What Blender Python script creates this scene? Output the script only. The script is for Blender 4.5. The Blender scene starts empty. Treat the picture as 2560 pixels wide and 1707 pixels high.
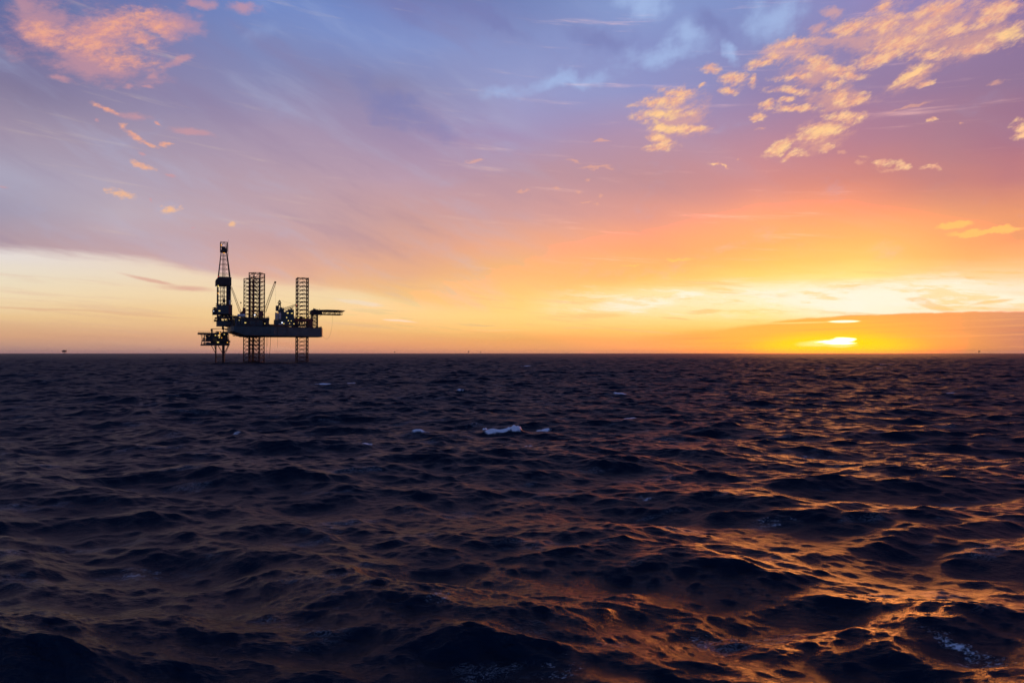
import bpy, math, random
import numpy as np
from math import radians as R, sin, cos, tan, atan2, asin, hypot, pi
from mathutils import Vector, Matrix

C = bpy.context.scene.collection
SC = bpy.context.scene
random.seed(7)

# ------------------------------------------------------------------ camera
EYE = 7.22                      # metres above the sea
FPX = 1707.0                    # focal length in photograph pixels (24 mm lens)
PITCH = math.atan(29.5 / FPX)
cam_d = bpy.data.cameras.new("camera")
cam_d.lens = 24.0
cam_d.sensor_width = 36.0
cam_d.clip_start = 0.5
cam_d.clip_end = 120000.0
cam = bpy.data.objects.new("camera", cam_d)
cam.location = (0, 0, EYE)
cam.rotation_euler = (pi / 2 + PITCH, 0, 0)
C.objects.link(cam)
SC.camera = cam

SC.view_settings.view_transform = 'Standard'
SC.view_settings.look = 'None'
SC.view_settings.exposure = 0.0
SC.view_settings.gamma = 1.0
SC.cycles.max_bounces = 4
SC.cycles.diffuse_bounces = 2
SC.cycles.glossy_bounces = 3
SC.cycles.use_denoising = True
SC.cycles.denoiser = 'OPENIMAGEDENOISE'
SC.cycles.denoising_input_passes = 'RGB_ALBEDO_NORMAL'
SC.cycles.denoising_prefilter = 'ACCURATE'


def ray(px, py):
    """World direction through a point of the photograph (2560 x 1707)."""
    dx, dy = (px - 1280) / FPX, (853.5 - py) / FPX
    return Vector((dx, cos(PITCH) - dy * sin(PITCH), sin(PITCH) + dy * cos(PITCH)))


def azel(px, py):
    d = ray(px, py).normalized()
    return atan2(d.x, d.y), asin(d.z)


def lin(c):
    out = []
    for v in c[:3]:
        v = v / 255.0
        out.append(v / 12.92 if v <= 0.04045 else ((v + 0.055) / 1.055) ** 2.4)
    return tuple(out) + (1.0,)


# ------------------------------------------------------------------ sky
SUN_PX = (2108, 850)
SUN_AZ, SUN_EL = azel(*SUN_PX)
world = bpy.data.worlds.new("World")
SC.world = world
world.use_nodes = True
world.cycles.sampling_method = 'MANUAL'
world.cycles.sample_map_resolution = 1024
NT = world.node_tree
NT.nodes.clear()


class S:
    """Small wrapper round a shader node socket so that maths reads as maths."""
    def __init__(self, sock): self.s = sock
    def __add__(self, o): return mth('ADD', self, o)
    def __radd__(self, o): return mth('ADD', o, self)
    def __sub__(self, o): return mth('SUBTRACT', self, o)
    def __rsub__(self, o): return mth('SUBTRACT', o, self)
    def __mul__(self, o): return mth('MULTIPLY', self, o)
    def __rmul__(self, o): return mth('MULTIPLY', o, self)


TREE = [NT]


def new(kind): return TREE[0].nodes.new(kind)


def put(inp, v):
    if isinstance(v, S): TREE[0].links.new(v.s, inp)
    else: inp.default_value = v


def mth(op, a, b=None, c=None, clamp=False):
    n = new('ShaderNodeMath'); n.operation = op; n.use_clamp = clamp
    for i, v in enumerate((a, b, c)):
        if v is not None: put(n.inputs[i], v)
    return S(n.outputs[0])


def vmth(op, a, b=None, out=0, scale=None):
    n = new('ShaderNodeVectorMath'); n.operation = op
    put(n.inputs[0], a)
    if b is not None: put(n.inputs[1], b)
    if scale is not None: put(n.inputs['Scale'], scale)
    return S(n.outputs[out])


def mrange(v, a, b, c=0.0, d=1.0, smooth=True):
    n = new('ShaderNodeMapRange')
    n.interpolation_type = 'SMOOTHSTEP' if smooth else 'LINEAR'
    n.clamp = True
    for i, x in enumerate((v, a, b, c, d)): put(n.inputs[i], x)
    return S(n.outputs[0])


def mixc(f, a, b, blend='MIX'):
    n = new('ShaderNodeMix'); n.data_type = 'RGBA'; n.blend_type = blend
    n.clamp_result = False
    put(n.inputs[0], f); put(n.inputs[6], a); put(n.inputs[7], b)
    return S(n.outputs[2])


def noise(vec, scale=1.0, detail=4.0, rough=0.5, dist=0.0, dims='2D', color=False):
    n = new('ShaderNodeTexNoise'); n.noise_dimensions = dims
    put(n.inputs['Vector'], vec); put(n.inputs['Scale'], scale); put(n.inputs['Detail'], detail)
    put(n.inputs['Roughness'], rough); put(n.inputs['Distortion'], dist)
    return S(n.outputs[1 if color else 0])


def mapping(vec, loc=(0, 0, 0), rot=0.0, scale=(1, 1, 1), kind='TEXTURE'):
    n = new('ShaderNodeMapping'); n.vector_type = kind
    put(n.inputs['Vector'], vec); put(n.inputs['Location'], loc)
    put(n.inputs['Rotation'], (0, 0, rot)); put(n.inputs['Scale'], scale)
    return S(n.outputs[0])


def ramp(v, stops, interp='LINEAR'):
    n = new('ShaderNodeValToRGB'); cr = n.color_ramp; cr.interpolation = interp
    stops = sorted(stops, key=lambda s: s[0])
    while len(cr.elements) < len(stops): cr.elements.new(0.5)
    for e, (p, c) in zip(cr.elements, stops): e.position = p
    for e, (p, c) in zip(cr.elements, stops): e.color = c
    put(n.inputs[0], v)
    return S(n.outputs[0])


tc = new('ShaderNodeTexCoord')
sep = new('ShaderNodeSeparateXYZ')
NT.links.new(tc.outputs['Generated'], sep.inputs[0])
dx_, dy_, dz_ = S(sep.outputs[0]), S(sep.outputs[1]), S(sep.outputs[2])
AZ = mth('ARCTAN2', dx_, dy_)
EL = mth('MAXIMUM', mth('ARCSINE', dz_), 0.0)
cmb = new('ShaderNodeCombineXYZ')
put(cmb.inputs[0], AZ); put(cmb.inputs[1], EL)
P = S(cmb.outputs[0])


def lobe(vec, px, py, rx, ry, rot=0.0):
    """Cloud lobe: 1 in its middle, 0 at its rim. Position and size in degrees of sky."""
    t = R(rot)
    c = azel(px, py)
    a = azel(px + rx * cos(t), py + rx * sin(t))
    b = azel(px - ry * sin(t), py + ry * cos(t))
    av = (a[0] - c[0], a[1] - c[1]); bv = (b[0] - c[0], b[1] - c[1])
    m = mapping(vec, (c[0], c[1], 0), atan2(av[1], av[0]), (hypot(*av), hypot(*bv), 1))
    g = new('ShaderNodeTexGradient'); g.gradient_type = 'SPHERICAL'
    put(g.inputs[0], m)
    return S(g.outputs[1])


def lobes(vec, rows):
    acc = None
    for r in rows:
        l = lobe(vec, *r)
        acc = l if acc is None else mth('MAXIMUM', acc, l)
    return acc


# soft large-scale undulation used by everything
warp_lo = vmth('SUBTRACT', noise(mapping(P, scale=(0.35, 0.12, 1)), 1.0, 3.0, 0.5, color=True), (0.5, 0.5, 0.5))
P_soft = vmth('ADD', P, vmth('MULTIPLY', warp_lo, (0.10, 0.045, 0.0)))
sp = new('ShaderNodeSeparateXYZ'); NT.links.new(P_soft.s, sp.inputs[0])
AZs, ELs = S(sp.outputs[0]), mth('MAXIMUM', S(sp.outputs[1]), 0.0)

TOP = R(40)


def column(px, rows, el=ELs, extra=()):
    st = []
    for y, c in rows:
        st.append((min(azel(px, y)[1] / TOP, 1.0), lin(c)))
    for p, c in extra: st.append((p, lin(c)))
    return ramp(mth('MULTIPLY', el, 1 / TOP), st)


def blend_columns(cols, el, az):
    acc, last = None, None
    for px, rows, extra in cols:
        c = column(px, rows, el, extra)
        a = azel(px, 883)[0]
        acc = c if acc is None else mixc(mrange(az, last, a, smooth=False), acc, c)
        last = a
    return acc


ZEN = ((0.80, (84, 102, 156)), (0.93, (60, 84, 142)), (1.0, (52, 77, 134)))
ys = (0, 110, 220, 330, 440, 540, 620, 680, 740, 790)
upper_tab = [
 (0,    [(98,114,166),(114,114,162),(136,127,160),(167,152,174),(175,169,192),(166,157,180),(182,158,168),(188,160,166),(198,166,164),(204,170,164)]),
 (330,  [(112,124,180),(128,128,176),(146,138,174),(168,152,176),(182,165,184),(194,176,188),(198,168,176),(208,172,170),(216,178,168),(222,180,166)]),
 (650,  [(116,140,202),(126,140,192),(142,142,184),(170,152,180),(188,160,175),(198,168,178),(208,166,166),(228,176,160),(242,188,154),(246,192,146)]),
 (1000, [(122,134,192),(136,150,204),(141,139,180),(165,145,178),(194,161,178),(209,163,160),(228,171,150),(240,180,142),(252,200,134),(254,205,130)]),
 (1300, [(118,134,190),(140,152,204),(158,162,208),(170,150,188),(192,154,168),(218,164,160),(250,177,138),(256,191,125),(260,211,128),(260,216,126)]),
 (1600, [(142,162,214),(140,150,204),(150,153,203),(180,150,180),(201,149,154),(241,163,142),(262,178,120),(266,199,114),(274,217,116),(278,222,122)]),
 (1900, [(132,150,206),(140,146,197),(152,136,180),(182,140,166),(222,148,142),(260,176,126),(266,190,112),(278,213,110),(290,230,126),(300,238,150)]),
 (2150, [(150,140,192),(150,135,180),(158,130,167),(185,132,153),(222,142,130),(260,170,118),(268,196,112),(284,221,118),(300,238,146),(310,242,175)]),
 (2400, [(154,135,184),(152,128,168),(154,124,158),(178,129,147),(210,138,130),(250,165,118),(262,178,112),(268,192,114),(282,220,142),(290,228,165)]),
 (2560, [(150,126,172),(144,119,160),(149,121,155),(174,120,142),(204,131,130),(244,159,115),(254,167,112),(262,198,124),(276,222,155),(285,228,175)]),
]
# reds there run past what the picture can hold
upper_tab = [(px, [(r + 16, g, b) if r >= 258 and px >= 1300 else (r, g, b) for r, g, b in cs]) for px, cs in upper_tab]
upper = blend_columns([(px, list(zip(ys, cs)), ZEN) for px, cs in upper_tab], ELs, AZs)

# fibrous high cloud: light and mauve streaks running down to the right on the left half
P_str = vmth('ADD', P, vmth('MULTIPLY', warp_lo, (0.05, 0.022, 0.0)))
stk = noise(mapping(P_str, rot=R(-19), scale=(0.34, 0.060, 1)), 1.0, 5.0, 0.60)
stk2 = noise(mapping(P_str, rot=R(-27), scale=(0.20, 0.040, 1), loc=(3, 1, 0)), 1.0, 4.0, 0.6)
left_w = mrange(AZ, R(8), R(-8))
sf = (stk - 0.5) * 1.6 + (stk2 - 0.5) * 0.9
upper = mixc(mrange(sf, 0.0, 0.55) * (left_w * 0.20 + 0.05), upper, lin((186, 194, 224)))
upper = mixc(mrange(sf, 0.0, -0.55) * (left_w * 0.16 + 0.07), upper, lin((142, 120, 158)))

# gaps of clearer blue near the top of the frame
W1 = vmth('ADD', P, vmth('MULTIPLY', vmth('SUBTRACT', noise(P, 7.0, 5.0, 0.6, color=True), (0.5, 0.5, 0.5)), (0.16, 0.09, 0)))
W0 = vmth('ADD', P, vmth('MULTIPLY', vmth('SUBTRACT', noise(mapping(P, scale=(0.08, 0.03, 1)), 1.0, 4.0, 0.55, color=True), (0.5, 0.5, 0.5)), (0.03, 0.008, 0)))
gap = lobes(W1, [(1605, 10, 110, 60, 10), (1650, 138, 190, 44, -8), (1712, 95, 80, 80, 0), (1400, 205, 190, 40, -8),
                 (1966, 40, 110, 80, -20), (1821, 134, 40, 44, 0)])
gn = noise(mapping(P, rot=R(12), scale=(0.10, 0.05, 1)), 1.0, 5.0, 0.6)
gapf = mrange(gap + (gn - 0.5) * 1.3, 0.10, 1.10)
upper = mixc(gapf * 0.72, upper, lin((172, 196, 240)))
dk = lobes(W1, [(1480, 90, 170, 50, 10), (1800, 60, 110, 60, 20), (1010, 30, 110, 60, 30), (960, 260, 260, 50, 28), (1240, 40, 150, 30, 20)])
upper = mixc(mrange(dk + (gn - 0.5) * 0.6, 0.1, 0.9) * 0.55, upper, lin((122, 128, 184)))
bl = lobe(P_soft, 870, 50, 330, 130, 20)
upper = mixc(mrange(bl, 0.0, 0.9) * 0.28, upper, lin((118, 150, 214)))

# ---- clear strip under the cloud sheet
low_tab = [
 (0,    [(600,(232,222,222)),(640,(236,226,220)),(690,(242,228,202)),(740,(248,224,184)),(790,(242,204,152)),(840,(220,168,132)),(870,(194,150,134)),(883,(180,142,136))]),
 (400,  [(600,(234,216,208)),(640,(238,218,204)),(690,(245,224,196)),(740,(250,222,178)),(790,(247,206,150)),(840,(228,174,136)),(870,(206,156,136)),(883,(196,150,138))]),
 (900,  [(640,(246,192,162)),(690,(250,204,160)),(745,(253,222,172)),(790,(255,216,150)),(830,(252,192,126)),(860,(240,166,120)),(883,(226,154,124))]),
 (1300, [(690,(255,206,128)),(740,(258,220,134)),(790,(258,222,135)),(820,(256,210,122)),(850,(252,178,104)),(883,(250,166,112))]),
 (1600, [(690,(262,214,118)),(730,(272,236,170)),(765,(276,240,185)),(800,(266,228,145)),(830,(262,208,112)),(855,(258,184,102)),(883,(256,170,106))]),
 (1900, [(690,(290,228,130)),(720,(310,248,200)),(750,(310,250,205)),(785,(300,242,165)),(810,(280,225,125)),(840,(266,190,84)),(883,(262,182,70))]),
 (2150, [(690,(310,240,150)),(720,(330,254,225)),(750,(340,256,240)),(785,(330,254,220)),(810,(290,230,130)),(840,(270,192,66)),(883,(266,184,50))]),
 (2400, [(690,(300,228,170)),(720,(320,250,220)),(750,(310,244,205)),(780,(310,246,210)),(810,(290,225,150)),(840,(262,172,95)),(883,(256,160,90))]),
 (2560, [(690,(290,222,170)),(720,(306,242,210)),(750,(300,232,190)),(780,(300,236,200)),(810,(280,215,150)),(840,(232,148,110)),(883,(222,140,104))]),
]
fib = noise(mapping(P, rot=R(-2), scale=(0.30, 0.016, 1)), 1.0, 5.0, 0.6)
ELw = mth('MAXIMUM', EL + (fib - 0.5) * 0.012, 0.0)
low = blend_columns([(px, rows, ()) for px, rows in low_tab], ELw, AZ)


def edge(points):
    """Elevation of a cloud edge as a curve over azimuth."""
    st = []
    for px, y in points:
        a, e = azel(px, y)
        st.append(((a + R(45)) / R(90), (e / R(20),) * 3 + (1,)))
    return mth('MULTIPLY', ramp(mth('MULTIPLY', AZ + R(45), 1 / R(90)), st, 'B_SPLINE'), R(20))


sheet_edge = edge([(-300, 610), (0, 626), (190, 643), (383, 657), (536, 684), (690, 712), (900, 742), (1010, 775), (1130, 792),
                   (1260, 785), (1400, 772), (1500, 748), (1600, 728), (1780, 722), (1970, 712), (2150, 704), (2350, 706), (2560, 706), (2900, 700)])
en = noise(mapping(P, rot=R(-6), scale=(0.16, 0.022, 1)), 1.0, 6.0, 0.62)
sharp = mrange(AZ, R(-22), R(4), 0.010, 0.034, False)
d_e = EL - sheet_edge + (en - 0.5) * 0.022
sheet = mrange(d_e, -0.004, sharp)
sky = mixc(sheet, low, upper)

# wisps inside the clear strip
wn = noise(mapping(P, rot=R(-5), scale=(0.22, 0.014, 1), loc=(1.3, 0, 0)), 1.0, 6.0, 0.66)
low_zone = mrange(EL, R(0.6), R(2.2)) * mrange(EL, R(7.8), R(5.0))
warm_side = mrange(AZ, R(-14), R(16))
wisp_col = mixc(warm_side, lin((214, 158, 140)), lin((268, 196, 104)))
wf = mrange(wn, 0.53, 0.72) * low_zone
sky = mixc(wf * (warm_side * 0.45 + 0.22), sky, wisp_col)
wl = lobes(W0, [(470, 722, 110, 13, 5), (380, 700, 90, 8, 14)])
sky = mixc(mrange(wl + (en - 0.5) * 0.5, 0.08, 0.8) * 0.75, sky, lin((226, 170, 152)))
wl2 = lobes(W0, [(150, 775, 420, 5, 2), (330, 786, 260, 5, 4)])
sky = mixc(mrange(wl2, 0.1, 0.8) * 0.45, sky, lin((230, 178, 142)))
# bright torn patches of strip
br = lobes(W0, [(1590, 758, 130, 22, -4), (1700, 742, 70, 12, -10), (2050, 745, 120, 34, -4), (2200, 742, 150, 34, 0), (2360, 735, 120, 26, 0),
                (2500, 748, 120, 20, 0), (900, 757, 70, 9, 8), (1000, 802, 60, 4, 6)])
sky = mixc(mrange(br + (wn - 0.5) * 0.9, 0.06, 0.65) * 0.85, sky, mixc(warm_side, lin((252, 226, 194)), lin((330, 254, 226))))
brd = lobes(W0, [(2330, 765, 75, 14, 12), (2290, 752, 60, 9, 8), (2480, 752, 70, 6, -8), (1760, 778, 70, 10, -4), (1500, 788, 90, 9, 0), (1700, 797, 60, 4, 3), (1230, 826, 90, 4, 0), (1440, 822, 60, 3, 2)])
sky = mixc(mrange(brd + (wn - 0.5) * 0.5, 0.08, 0.6) * 0.65, sky, lin((272, 205, 132)))

# finer torn structure through the brightest part of the strip
tn = noise(mapping(W0, rot=R(-4), scale=(0.13, 0.020, 1), loc=(0.4, 0.2, 0)), 1.0, 7.0, 0.68)
ts = mrange(EL, R(2.6), R(3.4)) * mrange(EL, R(6.4), R(4.6)) * mrange(AZ, R(0), R(14))
sky = mixc(mrange(tn, 0.52, 0.64) * ts * 0.55, sky, lin((276, 216, 122)))
sky = mixc(mrange(tn, 0.48, 0.36) * ts * 0.60, sky, lin((330, 254, 232)))

# ---- low bank on the right, the sun behind it
bank_edge = edge([(700, 905), (1200, 880), (1400, 848), (1600, 832), (1750, 824), (1900, 808), (2010, 794), (2110, 789), (2300, 781), (2560, 778), (2900, 778)])
bn = noise(mapping(P, scale=(0.05, 0.02, 1)), 1.0, 5.0, 0.6)
d_b = EL - bank_edge + (bn - 0.5) * 0.006
bankf = mrange(d_b, 0.0012, mrange(AZ, R(12), R(26), -0.009, -0.0014)) * mrange(AZ, azel(1500, 850)[0], azel(1800, 850)[0])
bank_tab = [
 (1500, [(780,(258,200,110)),(840,(258,184,102)),(883,(254,170,106))]),
 (1900, [(780,(264,188,92)),(830,(266,192,84)),(883,(264,186,60))]),
 (2150, [(780,(266,186,88)),(830,(272,200,66)),(883,(270,196,40))]),
 (2400, [(780,(254,168,98)),(830,(254,164,96)),(883,(254,160,84))]),
 (2560, [(780,(226,152,116)),(830,(216,140,110)),(883,(222,140,104))]),
]
bank = blend_columns([(px, rows, ()) for px, rows in bank_tab], EL, AZ)
bst = noise(mapping(P, rot=R(1.2), scale=(0.30, 0.006, 1)), 1.0, 5.0, 0.6)
bank = mixc(mrange(bst, 0.5, 0.72) * 0.40, bank, lin((268, 186, 108)))
bank = mixc(mrange(bst, 0.48, 0.3) * 0.35, bank, lin((240, 150, 92)))
sky = mixc(bankf, sky, bank)
slit = lobes(P, [(2106, 803.5, 60, 4.6, -1), (2000, 807, 130, 3.0, -1.5)])
slitw = lobe(P, 2110, 803.5, 52, 4.2, -1)
sky = mixc(mrange(slit, 0.05, 0.6) * 0.6, sky, lin((310, 236, 140)))
sky = mixc(mrange(slitw, 0.1, 0.5), sky, lin((420, 300, 250)))

g1 = lobe(P, 2085, 872, 520, 84)
sky = mixc(mrange(g1, 0.0, 1.0) * 0.55, sky, lin((282, 204, 50)))
g2 = lobe(P, 2080, 872, 290, 52)
sky = mixc(mrange(g2, 0.0, 0.70), sky, lin((320, 235, 0)))
W2 = vmth('ADD', P, vmth('MULTIPLY', vmth('SUBTRACT', noise(mapping(P, scale=(0.03, 0.008, 1)), 1.0, 3.0, 0.5, color=True), (0.5, 0.5, 0.5)), (0.012, 0.0035, 0)))
g3 = lobes(W2, [(2055, 857, 85, 12, -3), (2100, 864, 60, 6, 0)])
sky = mixc(mrange(g3, 0.05, 0.6) * 0.8, sky, lin((360, 262, 150)))
g4 = lobes(W2, [(2108, 849, 38, 8.5, 2), (2100, 858, 56, 4.5, 0), (2075, 853, 50, 4, -3)])
sky = mixc(mrange(g4, 0.12, 0.5), sky, lin((620, 430, 300)))

# ---- small lit clouds
edge_n = noise(mapping(P, rot=R(12), scale=(0.045, 0.022, 1)), 1.0, 7.0, 0.66)
edge_r = noise(mapping(P, rot=R(22), scale=(0.016, 0.007, 1)), 1.0, 6.0, 0.62)
edge_f = noise(mapping(P, rot=R(16), scale=(0.0055, 0.003, 1)), 1.0, 4.0, 0.6)
WR = vmth('ADD', P, vmth('MULTIPLY', vmth('SUBTRACT', noise(mapping(P, rot=R(10), scale=(0.05, 0.03, 1)), 1.0, 5.0, 0.6, color=True), (0.5, 0.5, 0.5)), (0.042, 0.022, 0)))
WL = vmth('ADD', P, vmth('MULTIPLY', vmth('SUBTRACT', noise(mapping(P, rot=R(-15), scale=(0.05, 0.025, 1)), 1.0, 5.0, 0.6, color=True), (0.5, 0.5, 0.5)), (0.026, 0.016, 0)))
right_rows = [
 (1687,230,66,20,8),(1656,253,88,19,-10),(1664,282,112,22,-8),(1687,318,108,20,4),(1740,322,54,17,4),(1667,352,66,19,12),(1660,367,74,17,-6),
 (1748,222,22,10,0),(1771,172,46,20,0),(1828,199,58,22,0),(1828,226,44,17,0),(1886,203,24,22,0),(1909,161,72,20,-8),(1947,145,48,20,0),
 (1978,107,76,26,-6),(2043,153,70,22,10),(2077,168,104,24,4),(2119,184,72,20,0),(1985,191,78,14,-6),(1985,226,88,16,4),(2077,218,40,13,-22),
 (1905,264,32,16,-20),(1890,291,38,14,0),(1993,272,92,16,-2),(1958,252,48,10,-14),(2092,245,32,17,10),(2146,249,50,20,-18),(2112,295,78,26,6),
 (2062,325,90,24,-10),(2040,342,70,18,-8),(1947,369,58,22,-24),(1985,387,46,14,-20),(2054,371,28,14,-14),
 (1800,411,24,7,14),(1820,415,20,5,10),(2207,408,36,15,0),(2257,415,32,13,6),(2322,421,34,7,0),
 (2328,300,18,9,0),(2552,325,30,36,-40),(2288,180,104,22,-33),(2300,212,40,10,-14),
 (2226,68,70,26,-6),(2242,111,112,36,-8),(2196,142,82,26,-14),(2215,15,66,20,-20),(2119,69,90,24,-14),(2330,28,170,26,-8),
 (2387,77,80,26,-12),(2349,132,140,17,-10),(2444,122,90,20,-10),(2521,92,96,34,-22),(2500,20,80,26,0),(2310,68,84,26,-14),(2470,50,70,22,-20)]
right_m = lobes(WR, right_rows)
faint_rows = [(2300,60,330,70,-10),(2420,105,220,60,-14),(2050,180,150,50,-6),(2100,250,120,36,0),(1980,130,130,46,-8),(1690,290,110,90,0),(2050,340,120,50,-16),(2290,185,130,36,-30),(2046,69,34,28,0),(2081,34,44,30,0),(2060,100,60,26,0),(2140,110,120,40,0),(2280,90,300,60,-8),(1193,404,34,7,-8),(1445,403,34,9,14),(1491,423,58,6,3),
 (1472,446,20,9,0),(1309,475,22,6,-4),(1400,475,11,7,0),(1446,481,20,10,0),(1503,490,16,6,0),(1465,507,24,4,0),(1491,511,9,5,0),(1503,350,32,5,4),
 (2284,262,90,6,-14),(2393,310,8,6,0),(2510,203,30,10,-8),(2100,383,28,10,0),(1855,398,8,8,0),(2150,412,14,12,-30),(1900,325,16,8,0),
 (2230,425,50,6,0),(2160,395,14,6,0)]
faint_m = lobes(WR, faint_rows)
left_rows = [
 (285,72,150,58,-12),(350,46,74,42,0),(392,68,68,44,0),(220,108,180,44,6),(120,86,90,40,14),(306,150,120,30,4),(352,100,60,30,20),
 (262,268,44,10,22),(295,314,20,12,10),(325,336,48,11,30),(368,355,38,8,18),(421,361,26,6,8),(392,313,18,7,24),
 (352,413,44,10,20),(306,482,46,15,10),(431,524,36,15,-4),(578,562,15,9,4)]
left_m = lobes(WL, left_rows)
leftf_rows = [(115,60,150,90,0),(230,150,240,80,8),(250,90,260,120,0),(420,60,120,60,0),(432,80,70,46,-20),(452,150,66,14,-16),(142,197,72,12,12),(321,216,26,12,-10),(375,220,20,8,14),
 (612,20,70,22,0),(500,10,60,20,0),(330,290,70,16,12),(235,297,10,7,30),(421,438,22,5,6),(356,383,18,7,24),(379,503,9,6,0),(484,573,8,4,0),(8,469,20,6,8),
 (480,330,80,16,4),(60,20,80,50,0),(375,185,30,18,-10)]
leftf_m = lobes(WL, leftf_rows)

fr = mrange(right_m * 0.9 + (edge_n - 0.5) * 1.05 + (edge_r - 0.5) * 0.75 + (edge_f - 0.5) * 0.35, 0.04, mrange(EL, R(14), R(24), 0.66, 0.92)) * mrange(right_m, 0.0, 0.20)
ff = mrange(faint_m + (edge_n - 0.5) * 1.2 + (edge_r - 0.5) * 0.7, 0.10, 0.85) * mrange(faint_m, 0.0, 0.15)
fl = mrange(left_m * 0.8 + (edge_n - 0.5) * 1.3 + (edge_r - 0.5) * 0.7 + (edge_f - 0.5) * 0.3, 0.04, mrange(EL, R(14), R(22), 0.62, 1.0)) * mrange(left_m, 0.0, 0.12)
flf = mrange(leftf_m + (edge_n - 0.5) * 1.3 + (edge_r - 0.5) * 0.5, 0.12, 0.90) * mrange(leftf_m, 0.0, 0.2)
near_sun = mrange(vmth('DISTANCE', P, (SUN_AZ, SUN_EL + 0.05, 0.0), out=1), 0.45, 0.20)
lit_r = mixc(mrange(edge_r, 0.35, 0.68), lin((246, 178, 148)), lin((258, 208, 158)))
lit_r = mixc(mrange(EL, R(15), R(27)) * 0.45, lit_r, lin((240, 172, 150)))
sky = mixc(ff * 0.5, sky, lin((246, 178, 148)))
sky = mixc(fr * mrange(edge_f + edge_r, 0.6, 1.15, 0.78, 0.97), sky, lit_r)
hot = lobes(WR, [(2521, 92, 70, 28, -22), (2288, 178, 80, 16, -33), (2062, 330, 70, 18, -8), (1667, 300, 70, 66, 0), (1960, 372, 50, 16, -20)])
sky = mixc(mrange(hot, 0.1, 0.8) * fr * 0.65, sky, lin((258, 218, 152)))
yst = lobes(WR, [(2387, 561, 72, 13, -4), (2464, 576, 140, 9, -6), (1694, 648, 46, 4, 0), (1580, 666, 30, 3, 0)])
sky = mixc(mrange(yst + (edge_r - 0.5) * 0.5, 0.08, 0.55) * mrange(yst, 0, 0.15) * 0.75, sky, lin((266, 208, 112)))
lit_l = mixc(mrange(edge_r, 0.35, 0.68), lin((230, 160, 152)), lin((246, 174, 146)))
lit_l = mixc(mrange(EL, R(18), R(8)), lit_l, lin((252, 198, 150)))
sky = mixc(flf * 0.60, sky, lin((216, 156, 162)))
sky = mixc(fl * mrange(edge_f + edge_r, 0.6, 1.15, 0.68, 0.92), sky, lit_l)

# ---- away from the sunset the sky is plain dusk
back = ramp(mth('MULTIPLY', EL, 1 / R(90)), [(0.0, lin((120, 116, 150))), (0.12, lin((112, 122, 166))), (0.35, lin((86, 108, 162))), (1.0, lin((44, 64, 110)))])
sky = mixc(mrange(mth('ABSOLUTE', AZ), R(48), R(105)), sky, back)
sky = mixc(mrange(EL, R(34), R(60)), sky, lin((44, 70, 126)))
# the sunset side is brighter in red than the picture can hold
sc_ = new('ShaderNodeSeparateColor'); put(sc_.inputs[0], sky)
red = S(sc_.outputs[0])
cc_ = new('ShaderNodeCombineColor')
put(cc_.inputs[0], red * mrange(red, 0.98, 1.30, 1.0, 2.9, False))
put(cc_.inputs[1], S(sc_.outputs[1])); put(cc_.inputs[2], S(sc_.outputs[2]))
sky = S(cc_.outputs[0])

nish = new('ShaderNodeTexSky'); nish.sky_type = 'NISHITA'; nish.sun_disc = False
nish.sun_elevation = max(SUN_EL, R(0.8)); nish.sun_rotation = SUN_AZ
bg1 = new('ShaderNodeBackground'); NT.links.new(nish.outputs[0], bg1.inputs[0]); bg1.inputs[1].default_value = 0.05
bg2 = new('ShaderNodeBackground'); put(bg2.inputs[0], sky); bg2.inputs[1].default_value = 1.0
mx = new('ShaderNodeMixShader'); mx.inputs[0].default_value = 0.94
NT.links.new(bg1.outputs[0], mx.inputs[1]); NT.links.new(bg2.outputs[0], mx.inputs[2])
wo = new('ShaderNodeOutputWorld'); NT.links.new(mx.outputs[0], wo.inputs[0])

# ------------------------------------------------------------------ sun (veiled by the bank: weak and wide)
sd = bpy.data.lights.new("sun", 'SUN')
sd.energy = 0.80
sd.angle = R(17)
sd.color = (1.0, 0.40, 0.07)
sun = bpy.data.objects.new("sun", sd)
sdir = Vector((sin(SUN_AZ) * cos(R(2.5)), cos(SUN_AZ) * cos(R(2.5)), sin(R(2.5))))
sun.rotation_euler = sdir.to_track_quat('Z', 'Y').to_euler()
sun.location = sdir * 300
C.objects.link(sun)


# ------------------------------------------------------------------ sea surface
WIND = R(-97)        # waves run towards the camera, a little to the left
BANDS = [  # longest, shortest wavelength (m), slope variance, choppiness, directional power
    (60, 26, 0.0006, 1.0, 6), (26, 12, 0.0024, 1.1, 4), (12, 6, 0.0095, 1.15, 3.5), (6, 3, 0.0135, 1.0, 3.0), (3, 1.5, 0.0160, 0.85, 2.4),
    (1.5, 0.75, 0.0160, 0.7, 2.4), (0.75, 0.35, 0.0135, 0.5, 3.0), (0.35, 0.14, 0.0120, 0.3, 3.5)]


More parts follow.
